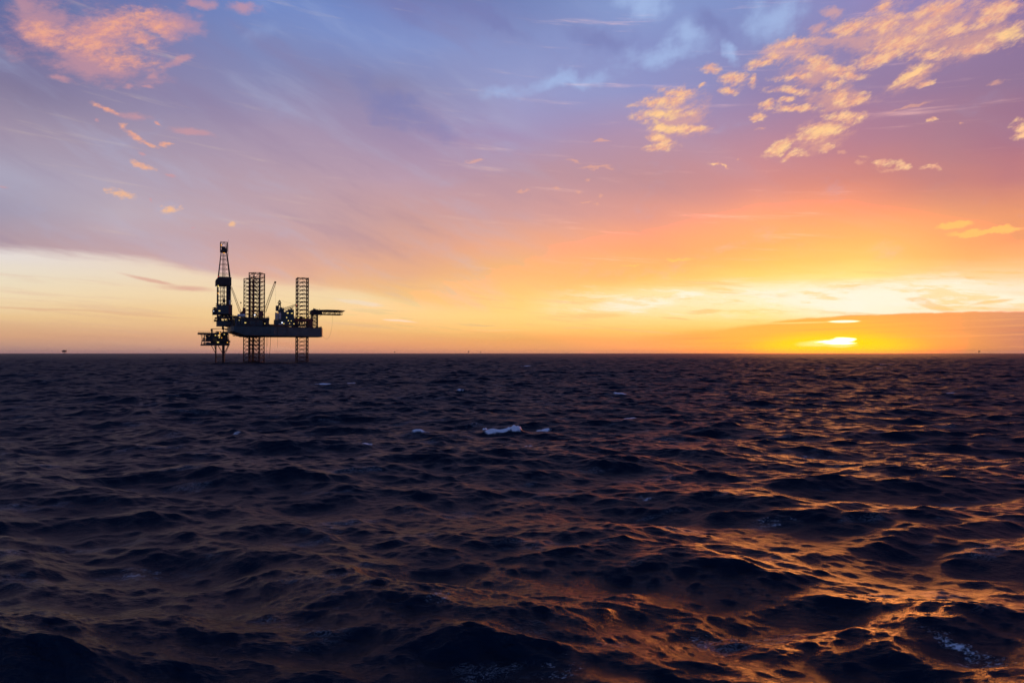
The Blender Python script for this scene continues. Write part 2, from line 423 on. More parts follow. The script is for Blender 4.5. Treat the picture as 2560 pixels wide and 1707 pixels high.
def wave_tile(lmax, lmin, mss, power, seed, n=512, ratio=14.3):
    rng = np.random.default_rng(seed)
    Lt = lmax * ratio
    if lmin < Lt / n * 2.2: n *= 2
    k1 = 2 * np.pi * np.fft.fftfreq(n, Lt / n)
    kx, ky = np.meshgrid(k1, k1, indexing='xy')
    k = np.hypot(kx, ky); k[0, 0] = 1e-6
    cosd = (kx * cos(WIND) + ky * sin(WIND)) / k
    spread = np.where(cosd > 0, np.abs(cosd) ** power, 0.06 * np.abs(cosd) ** power)
    kl, kh = 2 * np.pi / lmax, 2 * np.pi / lmin
    sel = ((k >= kl) & (k < kh)).astype(float)
    amp = np.sqrt(sel * spread) / k ** 2
    h = amp * (rng.normal(size=k.shape) + 1j * rng.normal(size=k.shape))
    z = np.fft.ifft2(h).real
    sx = np.fft.ifft2(1j * kx * h).real; sy = np.fft.ifft2(1j * ky * h).real
    s = math.sqrt(mss / (sx.var() + sy.var()))
    dx = np.fft.ifft2(1j * kx / k * h).real * s
    dy = np.fft.ifft2(1j * ky / k * h).real * s
    div = np.fft.ifft2(-k * h).real * s          # compression of the surface by the choppy shift
    return Lt, n, (z * s).astype(np.float32), dx.astype(np.float32), dy.astype(np.float32), div.astype(np.float32)


def sample(tile, x, y):
    Lt, n, fields = tile[0], tile[1], tile[2:]
    u = (x / Lt) % 1.0 * n; v = (y / Lt) % 1.0 * n
    i = np.floor(u).astype(np.int32); j = np.floor(v).astype(np.int32)
    fu = (u - i).astype(np.float32); fv = (v - j).astype(np.float32)
    i %= n; j %= n; i1 = (i + 1) % n; j1 = (j + 1) % n
    w00 = (1 - fu) * (1 - fv); w10 = fu * (1 - fv); w01 = (1 - fu) * fv; w11 = fu * fv
    return [f[j, i] * w00 + f[j, i1] * w10 + f[j1, i] * w01 + f[j1, i1] * w11 for f in fields]


def build_sea():
    r = [2.0, 4.0, 6.5, 9.0, 10.5, 11.5]
    x = 12.0
    while x < 45000:
        r.append(x)
        x *= 1 + (0.0022 if x < 90 else 0.0019 if x < 900 else 0.0019 * (x / 900) ** 0.85 if x < 25000 else 0.04)
    r = np.array(r)
    fine = np.arange(-39.5, 39.51, 0.055)
    mid = np.arange(39.6, 62.0, 0.13)
    coarse = np.arange(64.0, 296.5, 3.0)
    az_deg = np.concatenate([fine, mid, coarse, 360.0 - mid[::-1]])
    az = np.radians(az_deg)
    nr, na = len(r), len(az)
    RR, AA = np.meshgrid(r, az, indexing='ij')
    X0 = RR * np.sin(AA); Y0 = RR * np.cos(AA)
    dr = np.gradient(r)
    off = np.minimum(az_deg % 360, (-az_deg) % 360)
    dlat = np.radians(np.where(off < 39.6, 0.055, np.where(off < 62, 0.13, 3.0)))
    X = X0.astype(np.float64).copy(); Y = Y0.copy(); Z = np.zeros_like(X)
    DIV = np.zeros_like(X, dtype=np.float32)
    lost = np.zeros_like(X, dtype=np.float32)
    for b, (lmax, lmin, mss, chop, power) in enumerate(BANDS):
        t = wave_tile(lmax, lmin, mss, power, 100 + b * 7 + SEED)
        # a band fades out where the sheet is too coarse to carry it
        lm = math.sqrt(lmax * lmin)
        wr = np.clip((lm / (2.2 * dr) - 0.8) / 1.2, 0, 1)
        wa = np.clip((lm / (2.2 * np.outer(r, dlat)) - 0.8) / 1.2, 0, 1)
        W = np.minimum(wr[:, None], wa).astype(np.float32)
        rows = np.where(W.max(axis=1) > 0)[0]
        lost += mss * (1 - W ** 2)
        if len(rows) == 0: continue
        a, e = rows[0], rows[-1] + 1
        sl = slice(a, e)
        z, dx, dy, dv = sample(t, X0[sl] * 1.0 + 31.7 * b, Y0[sl] + 17.3 * b)
        w = W[sl]
        Z[sl] += z * w; X[sl] += -dx * w * chop * -1; Y[sl] += dy * w * chop
        DIV[sl] += dv * w * chop * (1.0 if lmin > 0.5 else 0.35)
    foam = np.clip((-DIV - FOAM_T) / 0.22, 0, 1).astype(np.float32)
    # breaking crests the photograph shows: position, half width (m), height, strength
    for (px, py, hw, hh, st, tilt) in CRESTS:
        d = ray(px, py); tt = -EYE / d.z
        cx, cy = d.x * tt, d.y * tt
        ux = X0 - cx; uy = Y0 - cy
        ca, sa = cos(tilt), sin(tilt)
        m = (np.abs(ux) < hw * 3) & (np.abs(uy) < 6 + hw)
        if not m.any(): continue
        lx = (ux[m] * ca + uy[m] * sa); ly = (-ux[m] * sa + uy[m] * ca)
        rag = 0.5 + 0.5 * np.sin(lx * 5.1 / hw + px) * np.sin(lx * 2.3 / hw + 1.3 * py)
        along = np.clip(1 - (lx / hw) ** 2, 0, 1)
        shape = along * (0.35 + 0.65 * rag)
        dep = 0.25 + 0.5 * hh
        prof = np.where(ly > 0, np.exp(-(ly / (dep * 1.6)) ** 2), np.exp(-(ly / dep) ** 2))
        Z[m] += hh * shape * prof + 0.25 * hh * np.exp(-(lx / (hw * 1.3)) ** 2 - (ly / (dep * 2.6)) ** 2)
        fo = st * np.clip(shape * 1.8, 0, 1) * np.where(ly > 0, np.exp(-(ly / (dep * 1.2)) ** 2), np.exp(-(ly / (dep * 1.5)) ** 2))
        foam[m] = np.maximum(foam[m], fo)
    for (px, py, rx, ry, st, tilt) in FILMS:      # thin old foam lying on the slopes
        d = ray(px, py); tt = -EYE / d.z
        ux = X0 - d.x * tt; uy = Y0 - d.y * tt
        lx = ux * cos(tilt) + uy * sin(tilt); ly = -ux * sin(tilt) + uy * cos(tilt)
        foam = np.maximum(foam, (st * 0.72 * np.exp(-(lx / rx) ** 2 - (ly / ry) ** 2)).astype(np.float32))
    co = np.empty((nr * na + 1, 3), dtype=np.float32)
    co[:-1, 0] = X.ravel(); co[:-1, 1] = Y.ravel(); co[:-1, 2] = Z.ravel()
    co[-1] = (0, 0, 0)
    i = np.arange(nr - 1)[:, None] * na; j = np.arange(na)[None, :]; j1 = (j + 1) % na
    q = np.stack([i + j, i + na + j, i + na + j1, i + j1], axis=-1).reshape(-1, 4)
    q = q[:, ::-1]
    tri = np.stack([np.full(na, nr * na), np.arange(na), (np.arange(na) + 1) % na], axis=-1)[:, ::-1]
    me = bpy.data.meshes.new("sea")
    me.vertices.add(len(co)); me.vertices.foreach_set("co", co.ravel())
    nl = q.size + tri.size
    me.loops.add(nl); me.loops.foreach_set("vertex_index", np.concatenate([q.ravel(), tri.ravel()]).astype(np.int32))
    nf = len(q) + len(tri)
    me.polygons.add(nf)
    starts = np.concatenate([np.arange(len(q)) * 4, q.size + np.arange(len(tri)) * 3]).astype(np.int32)
    me.polygons.foreach_set("loop_start", starts)
    me.polygons.foreach_set("use_smooth", np.ones(nf, dtype=bool))
    me.update(calc_edges=True)
    for nm, arr in (("foam", foam), ("ripple", lost)):
        at = me.attributes.new(nm, 'FLOAT', 'POINT')
        at.data.foreach_set("value", np.append(arr.ravel(), 0).astype(np.float32))
    o = bpy.data.objects.new("sea", me)
    o["kind"] = "structure"
    C.objects.link(o)
    print("sea", nr, na, "foam share", float((foam > .3).mean()), "sigma", float(Z[:, :len(fine)].std()))
    return o


SEED = 5
FOAM_T = 0.95
CRESTS = [  # px, py of the photograph -> spot on the water; half width, height, foam, tilt
    (1248, 1080, 1.75, 0.36, 1.0, 0.05), (1283, 1080, 0.75, 0.50, 1.0, 0.0), (1296, 1077, 0.3, 0.5, 1.0, 0.0), (1212, 1075, 0.30, 0.45, 0.9, 0.0), (1052, 1083, 1.1, 0.14, 0.8, 0.0), (1355, 1071, 0.9, 0.12, 0.7, 0.0),
    (1150, 980, 1.0, 0.30, 0.6, 0.0), (1313, 915, 5.5, 0.25, 0.9, 0.0), (1290, 903, 6.0, 0.25, 0.6, 0.0), (805, 964, 2.1, 0.25, 0.9, -.05), (880, 962, 1.6, 0.2, 0.8, 0.0),
    (555, 982, 1.5, 0.2, 0.6, 0.0), (1552, 987, 1.5, 0.2, 0.7, 0.0), (1575, 1051, 1.2, 0.12, 0.6, 0.0), (2210, 914, 6.0, 0.3, 0.8, 0.0), (2205, 921, 3.5, 0.2, 0.6, 0.0),
    (2375, 982, 1.3, 0.15, 0.5, 0.0), (595, 1086, 0.5, 0.08, 0.5, 0.0), (355, 1120, 0.7, 0.1, 0.4, 0.1), (1318, 1122, 0.5, 0.12, 0.4, 0.0), (915, 1126, 0.7, 0.08, 0.45, 0.1),
    (2070, 924, 3.0, 0.25, 0.5, 0.0), (1862, 893, 9.0, 0.3, 0.6, 0.0), (1700, 905, 7, .2, .4, 0), (1000, 940, 4, .2, .35, 0), (640, 895, 10, .2, .4, 0), (560, 890, 14, .2, .45, 0)]

FILMS = [(1108, 1513, .7, 1.0, .34, 0), (1558, 1290, 1.0, 1.3, .33, 0), (1405, 1660, .7, .5, .34, .3), (2395, 1610, .35, 1.3, .46, .55), (2420, 1640, .9, .5, .36, 0),
         (1989, 1690, .5, .8, .36, .4), (1767, 1568, .5, .8, .32, .3), (344, 1400, 1.6, .8, .34, 0), (842, 1301, 1.5, 1.4, .32, 0), (1930, 1290, 1.6, .8, .33, 0),
         (1720, 1060, 2.6, 1.6, .38, 0), (2170, 1030, 2.8, 1.8, .36, 0), (2300, 1045, 2.5, 1.0, .38, 0), (1600, 1240, 1.2, .8, .34, 0), (2030, 1130, 2.0, .8, .38, 0),
         (1185, 1060, 2.2, 1.2, .32, 0), (735, 906, 5, 2.5, .5, 0), (640, 908, 6, 2, .4, 0), (380, 1022, 1.4, 1.0, .3, 0), (650, 1030, 2.0, 1.0, .32, 0)]
sea = build_sea()

m = bpy.data.materials.new("sea_water"); m.use_nodes = True
nt = m.node_tree; nt.nodes.clear(); TREE[0] = nt
geo = new('ShaderNodeNewGeometry')
POS = S(geo.outputs['Position'])
att_f = new('ShaderNodeAttribute'); att_f.attribute_name = "foam"
att_r = new('ShaderNodeAttribute'); att_r.attribute_name = "ripple"
FO = S(att_f.outputs['Fac']); RIP = S(att_r.outputs['Fac'])
n1 = noise(mapping(POS, rot=R(6), scale=(0.14, 0.05, 1)), 1.0, 4.0, 0.6)
n2 = noise(mapping(POS, rot=R(-18), scale=(0.62, 0.30, 1)), 1.0, 3.0, 0.55)
bmp = new('ShaderNodeBump'); bmp.inputs['Strength'].default_value = 1.0
put(bmp.inputs['Distance'], 0.034)
put(bmp.inputs['Height'], n1 * 1.0 + n2 * 1.6)
pw = new('ShaderNodeBsdfPrincipled')
pw.inputs['Base Color'].default_value = (0.0040, 0.0190, 0.0350, 1)
pw.inputs['Metallic'].default_value = 0.9
pw.inputs['Specular Tint'].default_value = (0.82, 0.73, 0.72, 1)
pw.inputs['IOR'].default_value = 1.333
pw.inputs['Specular IOR Level'].default_value = 0.42
NT_ = nt
nt.links.new(bmp.outputs[0], pw.inputs['Normal'])
# ripples too small for the sheet widen the reflection: alpha^2 = 2 * slope variance
al = mth('POWER', (RIP + 0.0007) * 2.0, 0.25)
put(pw.inputs['Roughness'], mth('MINIMUM', al, 0.6))
fn = noise(mapping(POS, scale=(0.5, 0.3, 1)), 1.0, 6.0, 0.72)
fn2 = noise(mapping(POS, scale=(0.12, 0.07, 1)), 1.0, 4.0, 0.7)
pf = new('ShaderNodeBsdfPrincipled')
pf.inputs['Base Color'].default_value = (0.90, 0.90, 0.92, 1)
pf.inputs['Roughness'].default_value = 0.8
fmask = mrange(FO * 1.5 + (fn - 0.5) * 1.3 + (fn2 - 0.5) * 0.9, 0.35, 0.85) * mrange(FO, 0.02, 0.25)
# old foam left in thin broken films on the water
film = noise(mapping(POS, rot=R(10), scale=(5.0, 2.2, 1)), 1.0, 3.0, 0.6)
lace = noise(mapping(POS, scale=(0.35, 0.2, 1)), 1.0, 6.0, 0.75, 0.6)
lacef = mrange(mth('ABSOLUTE', lace - 0.5), 0.030, 0.0) * mrange(film, 0.60, 0.72) * 0.30
ms = new('ShaderNodeMixShader')
put(ms.inputs[0], mth('MAXIMUM', fmask, lacef))
nt.links.new(pw.outputs[0], ms.inputs[1]); nt.links.new(pf.outputs[0], ms.inputs[2])
ou = new('ShaderNodeOutputMaterial'); nt.links.new(ms.outputs[0], ou.inputs[0])
sea.data.materials.append(m)


# ------------------------------------------------------------------ materials
def mat(name, col, rough=0.6, var=0.25, scale=0.6, metal=0.0, rust=0.0):
    m = bpy.data.materials.new(name); m.use_nodes = True
    nt = m.node_tree; nt.nodes.clear(); TREE[0] = nt
    tcn = new('ShaderNodeTexCoord'); ob = S(tcn.outputs['Object'])
    n = noise(ob, scale, 5.0, 0.6, dims='3D')
    streak = noise(mapping(ob, scale=(0.8, 0.8, 9.0)), 1.0, 4.0, 0.6, dims='3D')
    base = (col[0], col[1], col[2], 1)
    dark = (col[0] * (1 - var), col[1] * (1 - var), col[2] * (1 - var), 1)
    lite = (min(col[0] * (1 + var), 1), min(col[1] * (1 + var), 1), min(col[2] * (1 + var), 1), 1)
    c = mixc(mrange(n, 0.3, 0.7), dark, lite)
    if rust: c = mixc(mrange(streak, 0.56, 0.70) * rust, c, (0.085, 0.030, 0.014, 1))
    b = new('ShaderNodeBsdfPrincipled')
    put(b.inputs['Base Color'], c); b.inputs['Roughness'].default_value = rough
    b.inputs['Metallic'].default_value = metal
    o = new('ShaderNodeOutputMaterial'); nt.links.new(b.outputs[0], o.inputs[0])
    return m


def glow(name, col, power):
    m = bpy.data.materials.new(name); m.use_nodes = True
    nt = m.node_tree; nt.nodes.clear()
    e = nt.nodes.new('ShaderNodeEmission'); e.inputs[0].default_value = col; e.inputs[1].default_value = power
    o = nt.nodes.new('ShaderNodeOutputMaterial'); nt.links.new(e.outputs[0], o.inputs[0])
    return m


M_HULL = mat("hull_paint", (0.040, 0.070, 0.084), 0.55, 0.22, 0.25, rust=0.45)
M_LEG = mat("leg_steel", (0.060, 0.018, 0.014), 0.6, 0.3, 0.5, rust=0.4)
M_DARK = mat("dark_steel", (0.022, 0.018, 0.022), 0.6, 0.3, 0.8, rust=0.25)
M_RED = mat("red_paint", (0.16, 0.022, 0.016), 0.55, 0.25, 0.6, rust=0.2)
M_YEL = mat("yellow_paint", (0.15, 0.085, 0.018), 0.55, 0.25, 0.6, rust=0.3)
M_BLUE = mat("blue_grey_paint", (0.030, 0.050, 0.066), 0.5, 0.2, 0.4, rust=0.25)
M_PALE = mat("pale_paint", (0.72, 0.66, 0.64), 0.5, 0.15, 0.5, rust=0.25)
M_ORANGE = mat("orange_paint", (0.24, 0.055, 0.015), 0.5, 0.2, 0.6)
M_ROPE = mat("hose_rubber", (0.03, 0.016, 0.016), 0.7, 0.2, 1.0)
M_LAMP = glow("lamp_light", (1.0, 0.72, 0.22, 1), 1.1)
M_AMBER = glow("amber_lamp_light", (1.0, 0.42, 0.06, 1), 1.2)
M_WHITE = glow("white_lamp_light", (0.80, 0.86, 1.0, 1), 2.2)
M_REDL = glow("red_lamp_light", (1.0, 0.03, 0.02, 1), 0.8)


# ------------------------------------------------------------------ mesh helper
class MB:
    def __init__(self): self.v = []; self.f = []

    def add(self, vs, fs):
        k = len(self.v); self.v += [tuple(p) for p in vs]; self.f += [tuple(i + k for i in f) for f in fs]

    def box(self, x0, x1, y0, y1, z0, z1):
        x0, x1 = sorted((x0, x1)); y0, y1 = sorted((y0, y1)); z0, z1 = sorted((z0, z1))
        self.add([(x0, y0, z0), (x1, y0, z0), (x1, y1, z0), (x0, y1, z0), (x0, y0, z1), (x1, y0, z1), (x1, y1, z1), (x0, y1, z1)],
                 [(0, 3, 2, 1), (4, 5, 6, 7), (0, 1, 5, 4), (1, 2, 6, 5), (2, 3, 7, 6), (3, 0, 4, 7)])

    def beam(self, p, q, w, w2=None, n=4):
        p, q = Vector(p), Vector(q); d = q - p
        if d.length < 1e-6: return
        d.normalize()
        a = Vector((0, 0, 1)) if abs(d.z) < 0.9 else Vector((1, 0, 0))
        u = d.cross(a).normalized(); v = d.cross(u)
        w2 = w if w2 is None else w2
        vs = []
        for c, r_ in ((p, w / 2), (q, w2 / 2)):
            for i in range(n):
                t = 2 * pi * (i + 0.5) / n
                k = r_ * (1.414 if n == 4 else 1)
                vs.append(c + u * cos(t) * k + v * sin(t) * k)
        fs = [(i, (i + 1) % n, n + (i + 1) % n, n + i) for i in range(n)]
        fs += [tuple(range(n - 1, -1, -1)), tuple(range(n, 2 * n))]
        self.add(vs, fs)

    def tube(self, p, q, r_, n=12): self.beam(p, q, 2 * r_, None, n)

    def path(self, pts, w, n=5):
        for a, b in zip(pts, pts[1:]): self.beam(a, b, w, None, n)

    def prism(self, poly, z0, z1):
        """poly: plan outline, counter-clockwise; z0, z1 numbers or per-corner lists"""
        n = len(poly)
        a = [z0] * n if not isinstance(z0, (list, tuple)) else z0
        b = [z1] * n if not isinstance(z1, (list, tuple)) else z1
        self.add([(x, y, a[i]) for i, (x, y) in enumerate(poly)] + [(x, y, b[i]) for i, (x, y) in enumerate(poly)],
                 [tuple(range(n - 1, -1, -1)), tuple(range(n, 2 * n))] + [(i, (i + 1) % n, n + (i + 1) % n, n + i) for i in range(n)])

    def extrude_xz(self, poly, y0, y1):
        n = len(poly)
        self.add([(x, y0, z) for x, z in poly] + [(x, y1, z) for x, z in poly],
                 [tuple(range(n)), tuple(range(2 * n - 1, n - 1, -1))] + [((i + 1) % n, i, n + i, n + (i + 1) % n) for i in range(n)])

    def truss(self, p, q, w0, w1, n, chord, brace, up=None):
        """four-chord lattice beam from p to q"""
        p, q = Vector(p), Vector(q); d = (q - p).normalized()
        a = Vector(up) if up else (Vector((0, 1, 0)) if abs(d.y) < 0.9 else Vector((1, 0, 0)))
        u = d.cross(a).normalized(); v = d.cross(u)
        rings = []
        for i in range(n + 1):
            t = i / n; c = p.lerp(q, t); w = (w0 + (w1 - w0) * t) / 2
            rings.append([c + u * w * sx + v * w * sy for sx, sy in ((-1, -1), (1, -1), (1, 1), (-1, 1))])
        for k in range(4):
            self.beam(rings[0][k], rings[n][k], chord)
            for i in range(n):
                a_, b_ = (rings[i][k], rings[i + 1][(k + 1) % 4]) if i % 2 == 0 else (rings[i][(k + 1) % 4], rings[i + 1][k])
                self.beam(a_, b_, brace)
        for k in range(4):
            self.beam(rings[0][k], rings[0][(k + 1) % 4], brace); self.beam(rings[n][k], rings[n][(k + 1) % 4], brace)

    def ball(self, c, r_, n=10, m=6, squash=1.0):
        c = Vector(c); vs = [c + Vector((0, 0, -r_ * squash))]
        for j in range(1, m):
            ph = -pi / 2 + pi * j / m
            for i in range(n):
                t = 2 * pi * i / n
                vs.append(c + Vector((r_ * cos(ph) * cos(t), r_ * cos(ph) * sin(t), r_ * squash * sin(ph))))
        vs.append(c + Vector((0, 0, r_ * squash)))
        fs = [(0, 1 + (i + 1) % n, 1 + i) for i in range(n)]
        for j in range(m - 2):
            b = 1 + j * n
            fs += [(b + i, b + (i + 1) % n, b + n + (i + 1) % n, b + n + i) for i in range(n)]
        b = 1 + (m - 2) * n
        fs += [(b + i, b + (i + 1) % n, len(vs) - 1) for i in range(n)]
        self.add(vs, fs)

    def rail(self, pts, h=1.1, w=0.07, step=1.6):
        for a, b in zip(pts, pts[1:]):
            a, b = Vector(a), Vector(b)
            for k in (h, h * 0.55): self.beam(a + Vector((0, 0, k)), b + Vector((0, 0, k)), w)
            n = max(1, int((b - a).length / step))
            for i in range(n + 1):
                c = a.lerp(b, i / n); self.beam(c, c + Vector((0, 0, h)), w)

    def build(self, name, m, parent=None):
        me = bpy.data.meshes.new(name); me.from_pydata(self.v, [], self.f); me.update()
        me.materials.append(m)
        o = bpy.data.objects.new(name, me); C.objects.link(o)
        if parent is not None: o.parent = parent
        return o


def thing(name, label, cat, loc, rot=0.0, group=None):
    o = bpy.data.objects.new(name, None); o.empty_display_size = 3
    o.location = loc; o.rotation_euler = (0, 0, rot)
    o["label"] = label; o["category"] = cat
    if group: o["group"] = group
    C.objects.link(o); return o


# ------------------------------------------------------------------ the rig's own frame: x towards the bow, y away from us
RM = Vector((-203.9, 539.0, 0.0)); RA = atan2(0.438, 0.899)
ax_ = Vector((cos(RA), sin(RA), 0)); by_ = Vector((-sin(RA), cos(RA), 0))


def L(zx, zy, ly):
    d = ray(480 + zx / 4.7525, 590 + zy / 4.7525)
    o = Vector((0, 0, EYE)) - RM
    t = (ly - o.dot(by_)) / d.dot(by_)
    p = o + d * t
    return Vector((p.dot(ax_), ly, p.z))


def bx(mb, zx0, zx1, zy0, zy1, y0, y1):
    a = L(zx0, zy0, y0); b = L(zx1, zy1, y0)
    mb.box(a.x, b.x, y0, y1, b.z, a.z)


rig = thing("jack_up_drilling_rig", "large dark jack-up drilling rig raised on three lattice legs above the sea", "oil rig", RM, RA)
HT = L(700, 1072, -28).z; HB = L(700, 1183, -28).z
XS = L(470, 1080, -28).x
XB = L(1552, 1090, -10).x

# hull
sx = XS
kn = L(640, 1183, -28).x
plan = [(sx + 1.5, -28), (sx + 3.5, -28.6), (12, -28.6), (XB - 1, -11), (XB, -9.5), (XB, 9.5), (XB - 1, 11), (12, 28.6), (sx + 3.5, 28.6), (sx + 1.5, 28), (sx, 24), (sx, -24)]
zmid = L(470, 1130, -28).z
# raked stern underside
v = []
bot = []
for (x_, y_) in plan:
    if x_ < sx + 4: bot.append((x_ + 0.0, y_, zmid if x_ < sx + 2 else zmid - 0.6))
    else: bot.append((x_, y_, HB))
hull = MB()
n = len(plan)
# outer skin with an extra ring where the rake starts
ring = [(kn, -27.9), (12, -28.6), (XB - 1, -11), (XB, -9.5), (XB, 9.5), (XB - 1, 11), (12, 28.6), (kn, 27.9)]
top = [(x_, y_, HT) for x_, y_ in plan]
vs = top + [(sx, -24, zmid), (sx + 1.5, -28, zmid), (sx + 3.5, -28.6, zmid - 0.7), (12, -28.6, HB), (XB - 1, -11, HB), (XB, -9.5, HB), (XB, 9.5, HB),
            (XB - 1, 11, HB), (12, 28.6, HB), (sx + 3.5, 28.6, zmid - 0.7), (sx + 1.5, 28, zmid), (sx, 24, zmid), (kn, -28.6, HB), (kn, 28.6, HB), (kn - 1.5, 0, HB)]
T = {'a': 11, 'b': 0, 'c': 1, 'd': 2, 'e': 3, 'f': 4, 'g': 5, 'h': 6, 'i': 7, 'j': 8, 'k': 9, 'l': 10}
fs = [tuple(range(12)),
      (11, 12, 13, 0), (0, 13, 14, 1), (1, 14, 24, 15, 2), (2, 15, 16, 3), (3, 16, 17, 4), (4, 17, 18, 5), (5, 18, 19, 6), (6, 19, 20, 7),
      (7, 20, 25, 21, 8), (8, 21, 22, 9), (9, 22, 23, 10), (10, 23, 12, 11),
      (12, 23, 26), (13, 12, 26), (14, 13, 26), (24, 14, 26), (26, 23, 22), (26, 22, 21), (26, 21, 25),
      (24, 26, 25, 20, 19, 18, 17, 16, 15)]
hull.add(vs, fs)
hull_o = hull.build("hull", M_HULL, rig)
fr_ = MB()
# bulwark, rubbing strakes and deck-edge walkway
for za, zb, pr in ((HT, HT + 0.35, 0.25), (HB + 0.1, HB + 0.45, 0.12)):
    ps = [(kn if za < HT else sx + 3.5, -28.6), (12, -28.6), (XB - 1, -11)]
    for (x0, y0), (x1, y1) in zip(ps, ps[1:]):
        fr_.add([(x0, y0 - pr, za), (x1, y1 - pr, za), (x1, y1 + .1, za), (x0, y0 + .1, za), (x0, y0 - pr, zb), (x1, y1 - pr, zb), (x1, y1 + .1, zb), (x0, y0 + .1, zb)],
                [(0, 3, 2, 1), (4, 5, 6, 7), (0, 1, 5, 4), (1, 2, 6, 5), (2, 3, 7, 6), (3, 0, 4, 7)])
fr_.build("fender_strake", M_DARK, rig)
rl = MB()
rl.rail([(sx + 3.5, -28.7, HT + .35), (12, -28.7, HT + .35), (XB - 1, -11.1, HT + .35), (XB, 9.5, HT + .35)])
rl.rail([(sx, -24, HT), (sx, 24, HT)])
rl.build("deck_railing", M_DARK, rig)
# frame hanging under the stern
sf_ = MB()
yq = -24
for a, b in (((480, 1128), (486, 1188)), ((486, 1188), (548, 1190)), ((497, 1140), (497, 1188)), ((497, 1188), (560, 1150)), ((486, 1160), (497, 1160)), ((500, 1188), (530, 1165))):
    sf_.beam(L(*a, yq), L(*b, yq), 0.28)
sf_.build("boat_landing_frame", M_DARK, rig)


# legs
def make_leg(cx, cy, rot, s=8.35, z1=68.4, bay=3.2, half_first=0.0):
    cr, sr = cos(rot), sin(rot)
    cs = [(cx + (a * cr - b * sr) * s / 2, cy + (a * sr + b * cr) * s / 2) for a, b in ((-1, -1), (1, -1), (1, 1), (-1, 1))]
    chords = MB(); br = MB()
    for (x_, y_) in cs:
        chords.beam((x_, y_, -6), (x_, y_, z1), 0.80, None, 8)
        # rack plates either side of the chord
        d = Vector((x_ - cx, y_ - cy, 0)).normalized(); t = Vector((-d.y, d.x, 0))
        for sg in (1,):
            a_, b_ = Vector((x_, y_, -6)) - t * 0.46, Vector((x_, y_, -6)) + t * 0.46
            w = d * 0.09
            q = [a_ - w, b_ - w, b_ + w, a_ + w]
            chords.add([(p.x, p.y, -6) for p in q] + [(p.x, p.y, z1) for p in q], [(0, 3, 2, 1), (4, 5, 6, 7), (0, 1, 5, 4), (1, 2, 6, 5), (2, 3, 7, 6), (3, 0, 4, 7)])
    nb = int((z1 + 5) / bay)
    for i in range(nb + 1):
        z = z1 - 0.25 - i * bay
        for k in range(4):
            a_ = Vector((*cs[k], z)); b_ = Vector((*cs[(k + 1) % 4], z))
            mid = (a_ + b_) / 2
            br.beam(a_, b_, 0.40, None, 6)
            br.beam(a_.lerp(b_, 0.33), a_.lerp(b_, 0.67), 0.62, None, 6)
            if i < nb:
                br.beam(mid, Vector((*cs[k], z - bay * 0.93)), 0.29, None, 6)
                br.beam(mid, Vector((*cs[(k + 1) % 4], z - bay * 0.93)), 0.29, None, 6)
        if i % 2 == 0:
            mids = [(Vector((*cs[k], z)) + Vector((*cs[(k + 1) % 4], z))) / 2 for k in range(4)]
            for k in range(4): br.beam(mids[k], mids[(k + 1) % 4], 0.16)
    o = chords.build("leg", M_LEG, rig)
    br.build("bracing", M_LEG, o)
    return o


legs_at = [(0.0, -21.3, R(-29.5)), (0.0, 21.3, R(29.5)), (36.8, 0.0, 0.0)]
for cx, cy, rt in legs_at: make_leg(cx, cy, rt)


def clutter(mb, zx0, zx1, zy0, zy1, y0, y1, n, smin=0.4, smax=2.2, seed=1, bars=0.35):
    """pipes, lockers, reels and posts standing on one skid"""
    rg = random.Random(seed)
    a = L(zx0, zy1, y0); b = L(zx1, zy0, y0)
    mb.box(a.x, b.x, y0 + .05, y1 - .05, a.z + .01, a.z + .16)
    for i in range(n):
        x_ = rg.uniform(a.x + .3, b.x - .3); y_ = rg.uniform(y0 + .3, y1 - .3); z_ = a.z + .5 + (b.z - a.z - .5) * rg.random() ** 1.2
        if rg.random() < bars:
            l = rg.uniform(1.0, 3.5)
            mb.beam((x_, y_, a.z), (x_, y_, z_), rg.uniform(.16, .32), None, 6)
            if rg.random() < 0.6: mb.beam((max(x_ - l / 2, a.x), y_, z_), (min(x_ + l / 2, b.x), y_, z_), rg.uniform(.16, .38), None, 6)
        else:
            sxx, syy, szz = (rg.uniform(smin, smax) for _ in range(3))
            syy = min(syy, abs(y1 - y0) - .1)
            z0 = max(a.z, z_ - szz)
            if z0 > a.z + .2:
                mb.beam((x_ - sxx * .4, y_, a.z), (x_ - sxx * .4, y_, z0 + .05), .18); mb.beam((x_ + sxx * .4, y_, a.z), (x_ + sxx * .4, y_, z0 + .05), .18)
            mb.box(x_ - sxx / 2, x_ + sxx / 2, y_ - syy / 2, y_ + syy / 2, z0, max(z_, z0 + .3))


